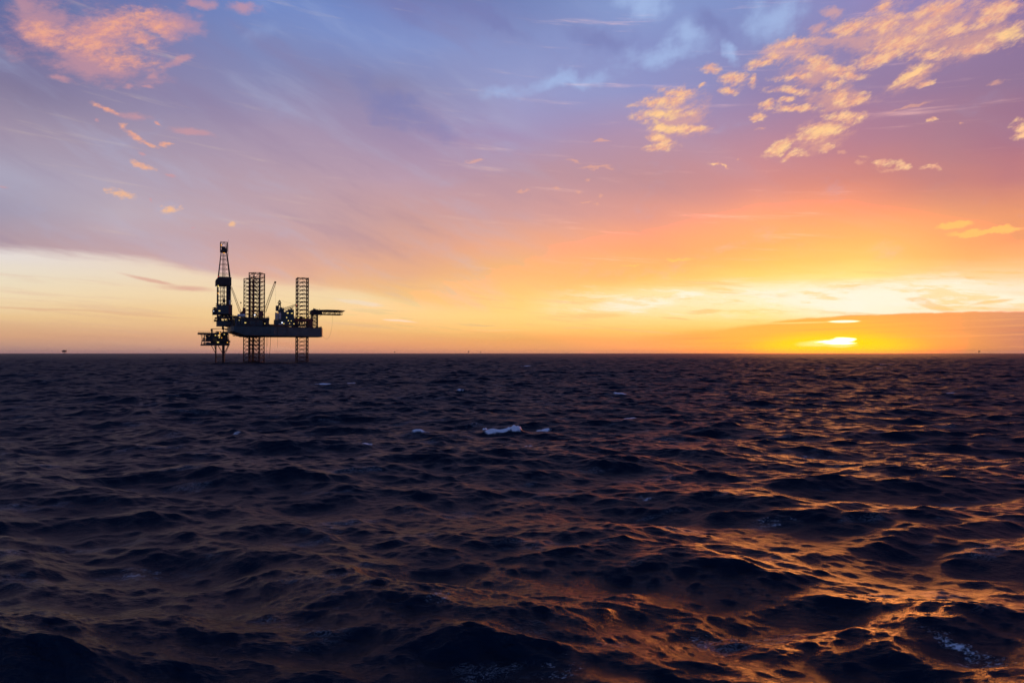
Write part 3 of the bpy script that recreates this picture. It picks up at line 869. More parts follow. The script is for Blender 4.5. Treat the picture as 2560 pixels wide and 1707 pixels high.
# jacking houses round the two aft legs and the bow leg
def jack_house(cx, cy, zt, wx, m, open_sides=True, seed=1):
    b = MB()
    z0 = HT
    for sx_ in (-1, 1):
        for sy_ in (-1, 1):
            b.box(cx + sx_ * wx, cx + sx_ * (wx - 2.6), cy + sy_ * 7.0, cy + sy_ * 4.4, z0, zt - 0.5)
    b.box(cx - wx - .2, cx - wx + 1.7, cy - 7.2, cy + 7.2, zt - 2.2, zt); b.box(cx + wx - 1.7, cx + wx + .2, cy - 7.2, cy + 7.2, zt - 2.2, zt)
    b.box(cx - wx + 1.71, cx + wx - 1.71, cy - 7.2, cy - 5.9, zt - 2.2, zt); b.box(cx - wx + 1.71, cx + wx - 1.71, cy + 5.9, cy + 7.2, zt - 2.2, zt)
    for sy_ in (-1, 1):
        b.beam((cx - wx + 2.6, cy + sy_ * 6, z0), (cx, cy + sy_ * 6, zt - 2.2), .35); b.beam((cx + wx - 2.6, cy + sy_ * 6, z0), (cx, cy + sy_ * 6, zt - 2.2), .35)
        b.beam((cx - wx + 2.6, cy + sy_ * 6, z0 + 2.6), (cx + wx - 2.6, cy + sy_ * 6, z0 + 2.6), .25)
    o = b.build("jacking_house", m, rig)
    rr = MB(); c = [(cx - wx, cy - 7.1, zt), (cx + wx, cy - 7.1, zt), (cx + wx, cy + 7.1, zt), (cx - wx, cy + 7.1, zt), (cx - wx, cy - 7.1, zt)]
    rr.rail(c); rr.build("handrail", M_DARK, o)
    return o


zt_aft = L(770, 968, -28).z
jack_house(0, -21.3, zt_aft, 8.2, M_DARK); jack_house(0, 21.3, zt_aft - .2, 7.6, M_DARK)
jack_house(36.8, 0, L(1300, 978, -7).z, 7.4, M_RED)
# blocks between, seen under the near leg
b1 = MB(); bx(b1, 648, 835, 988, 1068, -27.9, -14.6); b1.build("machinery_house", M_BLUE, rig)
b1 = MB(); bx(b1, 858, 900, 972, 1068, -25, -12); bx(b1, 868, 905, 1010, 1070, -26.5, -25.02); b1.build("stair_tower", M_DARK, rig)
# stern block with the cylindrical tank
b1 = MB(); bx(b1, 512, 640, 968, 1068, -22, -12); bx(b1, 482, 511, 1000, 1070, -22, -8); bx(b1, 505, 560, 945, 967, -20, -10)
b1.build("pump_house", M_DARK, rig)
t1 = MB(); p = L(540, 945, -24); q = L(632, 945, -24); t1.tube(p, q, 1.15, 16); tk = t1.build("white_top_tank", M_PALE, rig)
t1 = MB()
for zx in (528, 560, 592, 622): p = L(zx, 1010, -27); t1.tube((p.x, p.y, HT), (p.x, p.y, L(zx, 978, -27).z), 1.0, 14)
t1.build("mud_tank", M_BLUE, rig)
t1 = MB(); clutter(t1, 486, 650, 955, 1070, -28, -22.2, 44, .4, 2.2, 5); t1.build("stern_deck_equipment", M_YEL, rig)
t1 = MB(); clutter(t1, 640, 905, 950, 1070, -28.2, -27, 30, .3, 1.4, 8); clutter(t1, 905, 985, 1045, 1072, -27, -20, 16, .5, 2.2, 9)
t1.build("deck_equipment", M_DARK, rig)
t1 = MB(); clutter(t1, 960, 1160, 1050, 1070, -25, -19, 14, .5, 2.2, 12, .3); t1.build("orange_deck_gear", M_ORANGE, rig)
t1 = MB(); p = L(930, 1052, -22); t1.ball((p.x, p.y, HT + .6), 2.0, 12, 6, 0.6); t1.build("winch_cover", M_DARK, rig)
t1 = MB(); clutter(t1, 1160, 1400, 1010, 1072, -12, -7.6, 24, .4, 1.8, 15); clutter(t1, 1500, 1550, 1080, 1092, -9, 6, 8, .3, 1.0, 16); t1.build("bow_deck_equipment", M_DARK, rig)


# cantilever, substructure and drill floor over the stern
c1 = MB()
bx(c1, 400, 520, 1052, 1082, -7.5, -5.5); bx(c1, 400, 520, 1052, 1082, 5.5, 7.5)
a = L(400, 1060, -5.5); b = L(520, 1060, -5.5)
for t in (0.1, .4, .7, 1.0): c1.box(a.x + (b.x - a.x) * t - .3, a.x + (b.x - a.x) * t + .3, -5.49, 5.49, a.z - 1, a.z + 1)
c1.build("cantilever", M_DARK, rig)
c1 = MB(); bx(c1, 297, 481, 1012, 1071, -6.5, 6.5); bx(c1, 292, 486, 1005, 1011.5, -7, 7); sub = c1.build("substructure", M_BLUE, rig)
c1 = MB()
for zx in (300, 345, 390, 432, 474):
    for yy in (-6, 0, 6):
        p = L(zx, 1005, yy); q = L(zx, 928, yy); c1.beam(p, q, .7)
for yy in (-6.1, 6.1):
    c1.beam(L(300, 1005, yy), L(345, 960, yy), .35); c1.beam(L(390, 1005, yy), L(345, 960, yy), .35); c1.beam(L(432, 1005, yy), L(474, 960, yy), .35)
bx(c1, 300, 478, 958, 976, -6.4, 6.4)
c1.build("support_frame", M_DARK, sub)
c1 = MB(); clutter(c1, 300, 478, 972, 1005, -6, 6, 26, .4, 1.8, 21, .2); clutter(c1, 300, 478, 928, 958, -6, 6, 30, .6, 2.2, 22, .1); clutter(c1, 262, 300, 960, 1012, -5, 3, 10, .4, 1.4, 23, .3)
clutter(c1, 481, 505, 925, 1010, -5, 5, 12, .3, 1.2, 24, .5)
c1.build("blowout_deck_equipment", M_DARK, sub)
c1 = MB(); bx(c1, 262, 478, 924, 931, -7.5, 7.5); bx(c1, 298, 436, 822, 923.5, -6.2, 6.2); floor_ = c1.build("drill_floor", M_BLUE, rig)
c1 = MB(); bx(c1, 436.5, 478, 815, 935, -6.6, 6.4); c1.build("red_wind_wall", M_RED, floor_)
c1 = MB(); bx(c1, 246, 297.6, 870, 931, -5, 4); bx(c1, 262, 286, 845, 869.5, -4, 1); clutter(c1, 246, 300, 845, 935, -6, -4.9, 12, .3, 1.2, 31, .5); clutter(c1, 285, 480, 800, 822, -6, 5, 22, .3, 1.1, 32, .6)
c1.rail([L(246, 870, -5.2), L(300, 870, -5.2)]); c1.rail([L(296, 822, -6.2), L(480, 815, -6.2)])
c1.beam(L(247, 850, -5), L(247, 948, -5), .2)
c1.build("pipe_handling_gear", M_DARK, floor_)
c1 = MB(); c1.path([L(247, 948, -5), L(249, 1000, -5), L(247, 1042, -5)], .09); c1.build("hanging_line", M_ROPE, floor_)

# derrick
xl = L(308, 700, -5).x; xr = L(455, 700, -5).x
zb = L(380, 822, -5).z; zf0 = L(380, 583, -5).z; zf1 = L(380, 487, -5).z; zc0 = L(380, 190, 0).z; zc1 = L(380, 78, 0).z
d1 = MB()
for x_, y_ in ((xl, -5), (xr, -5), (xr, 5), (xl, 5)): d1.beam((x_, y_, zb), (x_, y_, zf0), .8)
for zx, y_ in ((341, 5), (368, -5), (385, 5), (410, -5)):
    x_ = L(zx, 700, y_).x; d1.beam((x_, y_, zb), (x_, y_, zf0), .5)
for zy in (601, 657, 715, 762, 805):
    z = L(380, zy, -5).z
    for y_ in (-5, 5): d1.beam((xl, y_, z), (xr, y_, z), .34)
    d1.beam((xl, -5, z), (xl, 5, z), .3)
zs = [L(380, zy, -5).z for zy in (590, 657, 715, 762, 805)]
x3, x4 = L(308, 700, -5).x, L(368, 700, -5).x
for i in range(4):
    d1.beam((x3, -5, zs[i]), (x4, -5, zs[i + 1]), .16) if i % 2 else d1.beam((x4, -5, zs[i]), (x3, -5, zs[i + 1]), .16)
    d1.beam((xl, -5, zs[i]), (xl, 5, zs[i + 1]), .18)
    x5, x6 = L(385, 700, 5).x, L(341, 700, 5).x
    d1.beam((x5, 5, zs[i]), (x6, 5, zs[i + 1]), .16)
# tapering upper mast
al_, ar_ = L(316, 487, -4.6).x, L(453, 487, -4.6).x
tl_, tr_ = L(348, 190, -2.4).x, L(414, 190, -2.4).x
lev = [487, 451, 393, 339, 281, 235, 190]
zz = [L(380, e, 0).z for e in lev]


def mast_pt(i, sx_, sy_):
    t = (zz[i] - zz[0]) / (zz[-1] - zz[0])
    x_ = (al_ + (tl_ - al_) * t) if sx_ < 0 else (ar_ + (tr_ - ar_) * t)
    return (x_, sy_ * (4.6 - 2.2 * t), zz[i])


cor = ((-1, -1), (1, -1), (1, 1), (-1, 1))
for s_ in cor: d1.beam(mast_pt(0, *s_), mast_pt(6, *s_), .62, .5)
for i in range(7):
    for k in range(4):
        d1.beam(mast_pt(i, *cor[k]), mast_pt(i, *cor[(k + 1) % 4]), .26)
        if i < 6 and k in (1, 3): d1.beam(mast_pt(i, *cor[k]), mast_pt(i + 1, *cor[(k + 1) % 4]), .18)
xm = L(363, 400, 4).x; d1.beam((xm, 3.2, zz[0]), (L(364, 400, 3).x, 2.6, zz[6]), .34)
# stair and ladder runs inside
xa, xb2 = L(389, 400, -1).x, L(412, 400, -1).x
k = 0; z = zz[0]
while z < zz[5]:
    z2 = min(z + 1.5, zz[6]); d1.beam((xa, -1, z), (xb2, -1, z2), .14) if k % 2 else d1.beam((xb2, -1, z), (xa, -1, z2), .14)
    z = z2; k += 1
derrick = d1.build("derrick", M_DARK, rig)
d1 = MB()
x_ = L(380, 400, 0).x
for o_ in (-.5, .5): d1.beam((x_ + o_, 0, zb), (x_ + o_, 0, zz[6]), .26)
z = zb
while z < zz[6]: d1.beam((x_ - .5, 0, z), (x_ + .5, 0, z), .12); z += 1.3
d1.build("guide_rail", M_DARK, derrick)
d1 = MB(); bx(d1, 411, 438, 583.5, 820, -5.3, -5.05); bx(d1, 411, 446, 583.5, 815, 4.7, 4.9); xw = xr + .1; d1.box(xw, xw + .25, -5.4, 5.2, L(0, 815, -5).z, zf0 - .02)
d1.build("wind_wall", M_DARK, derrick)
d1 = MB(); bx(d1, 440, 455, 760, 815, -5.6, -5.35); d1.build("pale_panel", M_PALE, derrick)
d1 = MB()
x0, x1 = L(283, 540, -6).x, L(468, 540, -6).x
zA, zB, zC, zD = zf0, L(0, 572, -6).z, L(0, 506, -6).z, zf1
xi0 = L(303, 540, -6).x
d1.extrude_xz([(xi0, zA), (x1 - .2, zA), (x1, zB), (x1, zD), (xi0 + .6, zD), (x0, zC), (x0, zB)], -6.2, 6.2)
fb = d1.build("racking_board_housing", M_DARK, derrick)
d1 = MB(); bx(d1, 340, 421, 186, 192, -3.1, 3.1); x0, x1 = L(341, 100, -3).x, L(420, 100, -3).x
for x_ in (x0, x1):
    for y_ in (-3, 3): d1.beam((x_, y_, zc0), (x_, y_, zc1), .5)
for z_ in (zc1, L(0, 110, 0).z):
    for y_ in (-3, 3): d1.beam((x0, y_, z_), (x1, y_, z_), .32)
    for x_ in (x0, x1): d1.beam((x_, -3, z_), (x_, 3, z_), .32)
zm = L(0, 110, 0).z; xm = (x0 + x1) / 2
for y_ in (-3, 3):
    d1.beam((x0, y_, zm), (xm, y_, zc1), .22); d1.beam((x1, y_, zm), (xm, y_, zc1), .22)
for x_ in (x0, x1): d1.beam((x_, -3, zc0), (x_, 3, zm), .25); d1.beam((x_, 3, zc0), (x_, -3, zm), .25)
bx(d1, 341, 420, 160, 186, -2.95, 2.95)
cr_ = d1.build("crown_frame", M_DARK, derrick)
d1 = MB()
for yy in (-1.5, -.5, .5, 1.5):
    p = L(375, 150, yy); d1.tube((p.x, yy - .25, p.z), (p.x, yy + .25, p.z), 1.55, 18)
bx(d1, 355, 410, 146, 160, -2.2, 2.2); bx(d1, 352, 366, 122, 146, -2, 1); bx(d1, 398, 408, 138, 146, -2, 2)
d1.build("crown_block", M_DARK, derrick)
d1 = MB(); p = L(430, 44, -3); d1.beam(L(430, 240, -3), L(430, 110, -3), .2); d1.beam(L(430, 110, -3), p, .12)
d1.beam(L(418, 110, -3), L(431, 110, -3), .2); d1.beam(L(428, 60, -3), L(433, 60, -3), .1); d1.build("aerial", M_DARK, derrick)
d1 = MB(); d1.beam(L(341, 84, -3), L(341, 62, -3), .12); d1.build("lightning_rod", M_DARK, derrick)
d1 = MB(); a, b = L(383, 790, 0), L(383, 760, 0); d1.box(a.x - .7, a.x + .7, -.7, .7, a.z, b.z); d1.ball((a.x, 0, b.z + .5), .7); d1.build("travelling_block", M_DARK, derrick)
# derrick guy pennants seen as thin slanting lines on the right of the foot are the crane's boom, below


# cranes
def crane(base, cab, tip, y0, w0, w1, n, label=None, colour=M_RED, chord=.14, brace=.09, ped=1.1):
    """base: (zx, zy) foot of pedestal; cab: (zx0, zx1, zy0, zy1); tip: boom tip"""
    zx0, zx1, zy0, zy1 = cab
    b = MB(); xm = (zx0 + zx1) / 2
    b.tube(L(base[0], base[1], y0 + 1.5), L(base[0], zy1, y0 + 1.5), ped, 14)
    o = b.build("crane", M_YEL, rig)
    b = MB(); bx(b, zx0, zx1, zy0 + (zy1 - zy0) * .45, zy1, y0, y0 + 3.2); bx(b, zx0 + (zx1 - zx0) * .3, zx1, zy0 + (zy1 - zy0) * .2, zy0 + (zy1 - zy0) * .45, y0 + .4, y0 + 2.6)
    b.build("cab", colour, o)
    b = MB(); apex = L((zx0 + zx1) / 2 + (zx1 - zx0) * .2, zy0 - 6, y0 + 1.5)
    for dx in (-1, 1): b.beam(L((zx0 + zx1) / 2 + dx * (zx1 - zx0) * .4, zy0 + (zy1 - zy0) * .5, y0 + 1.5), apex, .28)
    b.build("gantry", colour, o)
    b = MB(); foot = L(*tip[0], y0 + 1.5); tp = L(*tip[1], tip[2])
    b.truss(foot, tp, w0, w1, n, chord, brace)
    bm = b.build("boom", M_RED, o)
    b = MB(); b.beam(apex, foot.lerp(tp, .97), .05); b.build("pendant_line", M_ROPE, o)
    return o, foot, tp


c_a, f_, tp = crane((600, 1000), (572, 634, 882, 938), ((572, 905), (466, 606), -12), -14, 1.3, .9, 22, chord=.15, brace=.10)
b = MB(); q = L(480, 776, -12); b.beam(tp, (tp.x + .3, tp.y, q.z + .5), .05); b.ball((tp.x + .3, tp.y, q.z), .32); b.build("hook", M_DARK, c_a)
b = MB(); bx(b, 604, 636, 852, 940, -15.5, -13.2); b.build("crane_post", M_RED, c_a)
c_b, f_, tp = crane((825, 985), (795, 846, 872, 955), ((862, 905), (991, 541), -31), -30.5, 1.7, 1.1, 26, chord=.17, brace=.11)
b = MB(); b.beam(f_.lerp(tp, .95), tp, 1.0, .7); b.build("boom_head", M_DARK, c_b)
b = MB(); b.beam(tp, L(992, 800, tp.y), .05); b.build("hoist_line", M_ROPE, c_b)
c_c, f_, tp = crane((1075, 960), (1058, 1092, 850, 905), ((1092, 870), (1232, 822), -11.5), -12.5, 1.7, 1.3, 14, colour=M_BLUE, chord=.2, brace=.13)
b = MB(); b.beam(L(1066, 768, -11), L(1232, 818, -11.5), .07); b.build("stay_line", M_ROPE, c_c)
# signal ball on its halyard between crane and leg
b = MB(); p = L(580, 792, -13); b.ball(p, .55, 12, 8); b.beam((p.x, p.y, p.z), (p.x, p.y, L(0, 884, -13).z), .05); b.build("signal_ball", M_DARK, rig)

# accommodation block and mast amidships
b = MB(); bx(b, 1062, 1170, 900, 1065, -13, 10); bx(b, 1150, 1211, 872, 1010, -12, 8); bx(b, 1098, 1150, 905, 940, -13.4, -13.02); bx(b, 1170.5, 1215, 1010.5, 1065, -11, 6)
dh = b.build("accommodation_block", M_BLUE, rig)
b = MB(); a_, b_, c_ = L(1030, 905, -12.9), L(1090, 905, -12.9), L(1062, 842, -12.9)
b.extrude_xz([(a_.x, a_.z), (b_.x, b_.z), (L(1098, 880, -12.9).x, L(0, 880, -12.9).z), (L(1088, 850, -12.9).x, L(0, 850, -12.9).z), (c_.x, c_.z), (L(1034, 855, -12.9).x, L(0, 855, -12.9).z)], -12.9, -6)
b.build("sloping_roof_house", M_BLUE, dh)
b = MB(); bx(b, 1002, 1030, 826, 888, -14, -9); b.build("vent_house", M_DARK, dh)
b = MB()
for zx, zy in ((1150, 880), (1180, 860), (1195, 845)): p = L(zx, zy, -11); b.ball(p, .9, 10, 6) if zx == 1150 else b.beam(L(zx, 872, -11), p, .9 if zx == 1180 else .3)
bx(b, 1152, 1168, 885, 904, -12, -9); bx(b, 1172, 1182, 850, 872, -11, -9); b.rail([L(1066, 900, -13), L(1150, 900, -13)]); b.rail([L(1150, 872, -12), L(1211, 872, -12)])
b.build("roof_equipment", M_DARK, dh)
mst = MB(); mst.truss(L(1040, 860, -11), L(1040, 772, -11), 1.7, 1.2, 5, .35, .2)
for zy, hw in ((776, 22), (798, 30), (772, 12), (816, 20)): mst.beam(L(1040 - hw, zy, -11), L(1040 + hw * .8, zy, -11), .26)
mst.beam(L(1040, 772, -11), L(1040, 758, -11), .5, .3); bx(mst, 1030, 1050, 800, 815, -12, -10); bx(mst, 1034, 1046, 765, 776, -11.6, -10.4)
for dx in (-22, -12, 10, 17): mst.beam(L(1040 + dx, 798, -11), L(1040 + dx, 788, -11), .14)
mst.build("radar_mast", M_DARK, dh)
b = MB()
for zx in (997, 1011, 1036, 1050):
    p, q = L(zx, 990, -20), L(zx, 915, -20); b.tube(p, q, .50, 14); b.beam(q, q + Vector((0, 0, .5)), .6, .1, 8)
tn = b.build("pale_bulk_silo", M_PALE, rig)
b = MB(); p = L(985, 985, -21); q = L(1060, 985, -21)
for zx in (988, 1024, 1060): b.beam(L(zx, 1000, -21), L(zx, 905, -21), .25)
for zy in (990, 950, 908): b.beam(L(988, zy, -21), L(1059, zy, -21), .22)
b.build("silo_frame", M_DARK, tn)
b = MB(); bx(b, 984, 1058, 992, 1068, -21.2, -14); b.rail([L(984, 992, -21.2), L(1058, 992, -21.2)]); b.build("silo_base_house", M_BLUE, tn)
b = MB(); bx(b, 1030, 1075, 1040, 1052, -23, -20); b.build("lifeboat_cradle", M_PALE, rig)
b = MB()
for zx in (1255, 1290, 1325): b.beam(L(zx, 1062, -8), L(zx + 22, 1012, -8), .3); b.beam(L(zx + 22, 1062, -8), L(zx, 1012, -8), .3)
b.build("truss_brace", M_DARK, rig)
b = MB(); p = L(1295, 965, -8); b.ball((p.x, p.y, p.z), 1.5, 12, 6, .6); clutter(b, 1175, 1240, 955, 985, -8, -6.8, 10, .3, 1.1, 44, .4); b.build("deck_top_gear", M_DARK, rig)

# helideck on its tower at the bow
t = MB(); p0 = L(1468, 1080, -5); p1 = L(1468, 925, -5); s2 = (L(1503, 1000, -5).x - L(1434, 1000, -5).x)
cx_ = (L(1503, 1000, -5).x + L(1434, 1000, -5).x) / 2
t.truss((cx_, 0, HT - .1), (cx_, 0, p1.z), s2 * .92, s2 * .92, 8, .6, .36, up=(0, 1, 0))
for i in range(1, 8):
    z = HT + (p1.z - HT) * i / 8
    for y_ in (-s2 / 2, s2 / 2): t.beam((cx_ - s2 / 2, y_ * .92, z), (cx_ + s2 / 2, y_ * .92, z), .25)
t.beam(L(1385, 970, -4), L(1436, 925, -4), .5); t.beam(L(1400, 975, 4), L(1448, 930, 4), .35); t.beam(L(1505, 960, -4), L(1548, 932, -4), .22); t.beam(L(1505, 960, 4), L(1548, 932, 4), .22)
heli = MB()
xa_, xb_ = L(1480, 885, 0).x, L(1798, 885, 0).x
zt_ = L(1560, 877, -8).z
cxh, rh = (xa_ + xb_) / 2, (xb_ - xa_) / 2
oct_ = [(cxh + rh * 1.0 * cos(R(22.5 + 45 * i)) / cos(R(22.5)), rh * .95 * sin(R(22.5 + 45 * i)) / cos(R(22.5))) for i in range(8)]
heli.prism(oct_, zt_ - .8, zt_)
hd = heli.build("helideck", M_DARK, rig)
t.build("support_tower", M_DARK, hd)
ht = MB(); zl = L(1640, 930, -6).z
x0h, x1h = L(1420, 930, -6).x, L(1790, 930, -6).x
for yy in (-5.5, 0, 5.5):
    ht.beam((x0h, yy, zl), (x1h, yy, zl), .45); ht.beam((x0h, yy, zt_ - .8), (x1h, yy, zt_ - .8), .34)
    nn = 12
    for i in range(nn):
        xa2, xb3 = x0h + (x1h - x0h) * i / nn, x0h + (x1h - x0h) * (i + 1) / nn
        ht.beam((xa2, yy, zl if i % 2 else zt_ - .8), (xb3, yy, zt_ - .8 if i % 2 else zl), .24)
        ht.beam((xb3, yy, zl), (xb3, yy, zt_ - .8), .18)
for i in range(0, 13, 2):
    x_ = x0h + (x1h - x0h) * i / 12; ht.beam((x_, -5.5, zl), (x_, 5.5, zl), .24)
    ht.beam((x_, -9, zt_ - .8), (x_, 9, zt_ - .8), .3)
ht.build("deck_truss", M_DARK, hd)
ht = MB(); bx(ht, 1412, 1438, 886, 928, -4, 3); bx(ht, 1442, 1498, 872, 932, -6, 6); bx(ht, 1498.5, 1545, 890, 926, -5, 5); bx(ht, 1446, 1464, 862, 871.5, -3, 1)
clutter(ht, 1412, 1500, 868, 935, -7, -6, 12, .3, 1.4, 51, .4); ht.beam(L(1444, 872, -4), L(1444, 853, -4), .2); ht.beam(L(1516, 877, -4), L(1516, 862, -4), .2); ht.beam(L(1510, 866, -4), L(1520, 866, -4), .15)
ht.build("control_house", M_DARK, hd)
nt_ = MB()
for i in range(8):
    a, b = oct_[i], oct_[(i + 1) % 8]
    a2 = (cxh + (a[0] - cxh) * 1.06, a[1] * 1.06); b2 = (cxh + (b[0] - cxh) * 1.06, b[1] * 1.06)
    nt_.beam((*a2, zt_ + .1), (*b2, zt_ + .1), .1); nt_.beam((*a, zt_ - .3), (*a2, zt_ + .1), .1)
nt_.build("safety_net", M_DARK, hd)
# hose looping from the helideck back to the bow, and lines under the hull
hz = MB(); pts = [(1668, 940), (1669, 1000), (1662, 1070), (1652, 1130), (1638, 1180), (1618, 1215), (1598, 1228), (1578, 1218), (1562, 1205), (1553, 1185)]
hz.path([L(*q, -7) for q in pts], .09); hz.build("looping_hose", M_ROPE, rig)
for pts, w_, yy in (([(885, 1192), (884, 1290), (886, 1380), (893, 1462)], .16, -22), ([(904, 1192), (902, 1260), (898, 1320)], .12, -20),
                    ([(934, 1192), (931, 1270), (924, 1370), (914, 1450)], .28, -21), ([(1018, 1190), (1018, 1250), (1013, 1322)], .14, -19), ([(893, 1192), (893, 1250), (890, 1300)], .1, -18)):
    hz = MB(); hz.path([L(*q, yy) for q in pts], w_); hz.build("hanging_hose", M_ROPE, rig)
# scuppers and draught marks on the side plate are small raised boxes
for zx, zy0, zy1 in ((585, 1076, 1082), (700, 1078, 1090), (830, 1078, 1084), (930, 1078, 1160), (1018, 1078, 1180), (1128, 1100, 1150), (1235, 1078, 1085), (1340, 1078, 1090), (1440, 1085, 1110)):
    sc_ = MB(); p = L(zx, zy0, -28.8); q = L(zx, zy1, -28.8)
    for _ in range(4):
        yy = -28.8 if p.x < 12 else -28.6 + 17.6 * (p.x - 12) / (XB - 13) - .18
        p = L(zx, zy0, yy); q = L(zx, zy1, yy)
    sc_.beam((p.x, p.y, p.z), (p.x, p.y, q.z), .28 if zy1 - zy0 < 30 else .14)
    sc_.build("overboard_pipe", M_DARK, rig)

# lamps
FRONT = {}
def lamp(zx, zy, yy, w_=.8, h_=.4, m=M_LAMP, parent=rig):
    w_ *= .72; h_ *= .72
    p = L(zx, zy, yy); b = MB(); b.box(p.x - w_ / 2, p.x + w_ / 2, yy - .25, yy, p.z - h_ / 2, p.z + h_ / 2)
    b.box(p.x - w_ / 2 - .08, p.x + w_ / 2 + .08, yy + .001, yy + .12, p.z - h_ / 2 - .08, p.z + h_ / 2 + .08)
    return b.build("lamp", m, parent)


lamp(325, 889, -6.3, 1.5, .6, parent=floor_); lamp(1137, 915, -13.5, 1.6, .6, parent=dh); lamp(1187, 917, -12.1, 1.6, .6, parent=dh)
lamp(1125, 968, -13.2, .7, .7, parent=dh); lamp(1145, 1005, -13.2, .8, .6, parent=dh); lamp(1070, 1029, -14.5, .9, .9, M_WHITE); lamp(1090, 1040, -14.5, 1.1, .5)
lamp(1211, 1043, -12, .9, .6); lamp(633, 1030, -28.4, 1.4, .6); lamp(867, 1038, -26.7, .9, .6); lamp(1263, 972, -8.2, 1.2, .5); lamp(1350, 970, -8.2, 1.2, .5)
lamp(745, 938, -28.9, .9, .9, M_WHITE); lamp(819, 940, -28.9, .7, 1.4, M_AMBER); lamp(1020, 912, -21.5, .6, .5, M_AMBER); lamp(348, 108, -3.3, .6, 1.6, M_AMBER, derrick)
lamp(380, 202, -3.2, 1.6, .5, M_AMBER, derrick); lamp(311, 596, -5.6, .6, 1.8, M_LAMP, derrick); lamp(310, 680, -5.5, .5, 1.4, M_AMBER, derrick); lamp(312, 482, -6.3, .6, .6, M_REDL, derrick)
lamp(400, 995, -6.6, .6, .6, parent=sub); lamp(370, 998, -6.6, .5, .5, parent=sub); lamp(1240, 822, -5.6, .5, .5, M_REDL); lamp(258, 892, -6.2, .3, .4, M_WHITE, floor_)
lamp(1178, 1008, -12.5, .5, .5); lamp(560, 1000, -28.2, .5, .4); lamp(1160, 1040, -13.2, .5, .4)

# ------------------------------------------------------------------ wellhead platform beside the rig
YW = -2.0
pw0 = L(320, 1300, YW)
wp = thing("wellhead_platform", "small wellhead platform on braced tubular legs under the rig's derrick", "oil platform", RM + ax_ * pw0.x + by_ * pw0.y, RA)
OFF = Vector((pw0.x, pw0.y, 0))


class WB(MB):
    def build(self, name, m, parent=wp):
        self.v = [(x - OFF.x, y - OFF.y, z) for x, y, z in self.v]
        return super().build(name, m, parent)


def W(zx, zy, dy=0.0): return L(zx, zy, YW + dy)


def wbx(mb, a, b, c, d, y0=-6, y1=6): bx(mb, a, b, c, d, YW + y0, YW + y1)


jk = WB()
for zx, dy, r_ in ((283, -4, .52), (283, 4, .5), (373, -4, .95), (366, 4, .6)): jk.tube(W(zx, 1296, dy), (W(zx, 1296, dy).x, YW + dy, -8), r_, 14)
jk.build("leg", M_LEG)
jb = WB()
for dy in (-4, 4):
    for a, b, w_ in (((228, 1298), (281, 1396), .5), ((262, 1298), (283, 1372), .42), ((308, 1298), (366, 1396), .6), ((432, 1294), (378, 1402), .55), ((442, 1290), (386, 1420), .4),
                     ((288, 1420), (368, 1420), .35), ((290, 1442), (368, 1506), .3), ((366, 1442), (290, 1506), .3), ((288, 1436), (366, 1436), .5)):
        jb.beam(W(*a, dy), W(*b, dy), w_, None, 8)
for zx in (283, 372):
    for zy in (1420,): jb.beam(W(zx, zy, -4), W(zx, zy, 4), .3)
jb.build("leg_brace", M_YEL)
dk = WB(); wbx(dk, 105, 446, 1284, 1302, -6, 6); dk_o = dk.build("lower_deck", M_DARK)
dk = WB(); wbx(dk, 118, 452, 1240, 1254, -6, 6); dk.build("middle_deck", M_DARK)
dk = WB(); wbx(dk, 70, 432, 1147, 1170, -6.5, 6.5); ud = dk.build("upper_deck", M_DARK)
dk = WB(); dk.rail([W(72, 1149, -6.4), W(430, 1149, -6.4)], 1.2, .07, 1.3); dk.rail([W(72, 1149, 6.4), W(430, 1149, 6.4)], 1.2, .07, 1.3); dk.rail([W(72, 1149, -6.4), W(72, 1149, 6.4)], 1.2, .07, 1.3)
dk.build("railing", M_DARK, ud)
dk = WB()
for zx in (112, 150, 190, 225, 262, 300, 335, 372, 405, 436):
    for dy in (-5.6, 0, 5.6): dk.beam(W(zx, 1163, dy), W(zx, 1288, dy), .38 if zx > 120 else .2)
for a, b in (((100, 1163), (118, 1215)), ((118, 1215), (150, 1250)), ((150, 1163), (190, 1215)), ((446, 1288), (452, 1240))):
    dk.beam(W(*a, -5.8), W(*b, -5.8), .25)
for dy in (-5.6, 0, 5.6): dk.beam(W(112, 1176, dy), W(436, 1176, dy), .3)
for zx in (150, 300, 436): dk.beam(W(zx, 1176, -5.6), W(zx, 1176, 5.6), .3)
dk.build("deck_frame", M_DARK)
dk = WB(); wbx(dk, 175, 232, 1195, 1242, -4, 3); wbx(dk, 168, 215, 1263, 1285, -5.5, 0); dk.build("equipment_container", M_BLUE)
dk = WB(); wbx(dk, 247, 298, 1214, 1255, -6.3, -6.1); dk.build("yellow_panel", M_YEL)
dk = WB(); wbx(dk, 228, 300, 1170, 1242, -6.05, 2); wbx(dk, 300.5, 345, 1192, 1242, -5, 3); wbx(dk, 345.5, 428, 1198, 1242, -5.5, 4); wbx(dk, 225, 440, 1253, 1285, -5, 4); wbx(dk, 345, 425, 1171, 1197.5, -4, 2)
dk.build("wellhead_module", M_DARK)
dk = WB()
rg = random.Random(4)


def wclutter(mb, zx0, zx1, zy0, zy1, n, seed):
    a = YW - 6; global OFF
    clutter(mb, zx0, zx1, zy0, zy1, YW - 6, YW + 4, n, .3, 1.5, seed, .4)


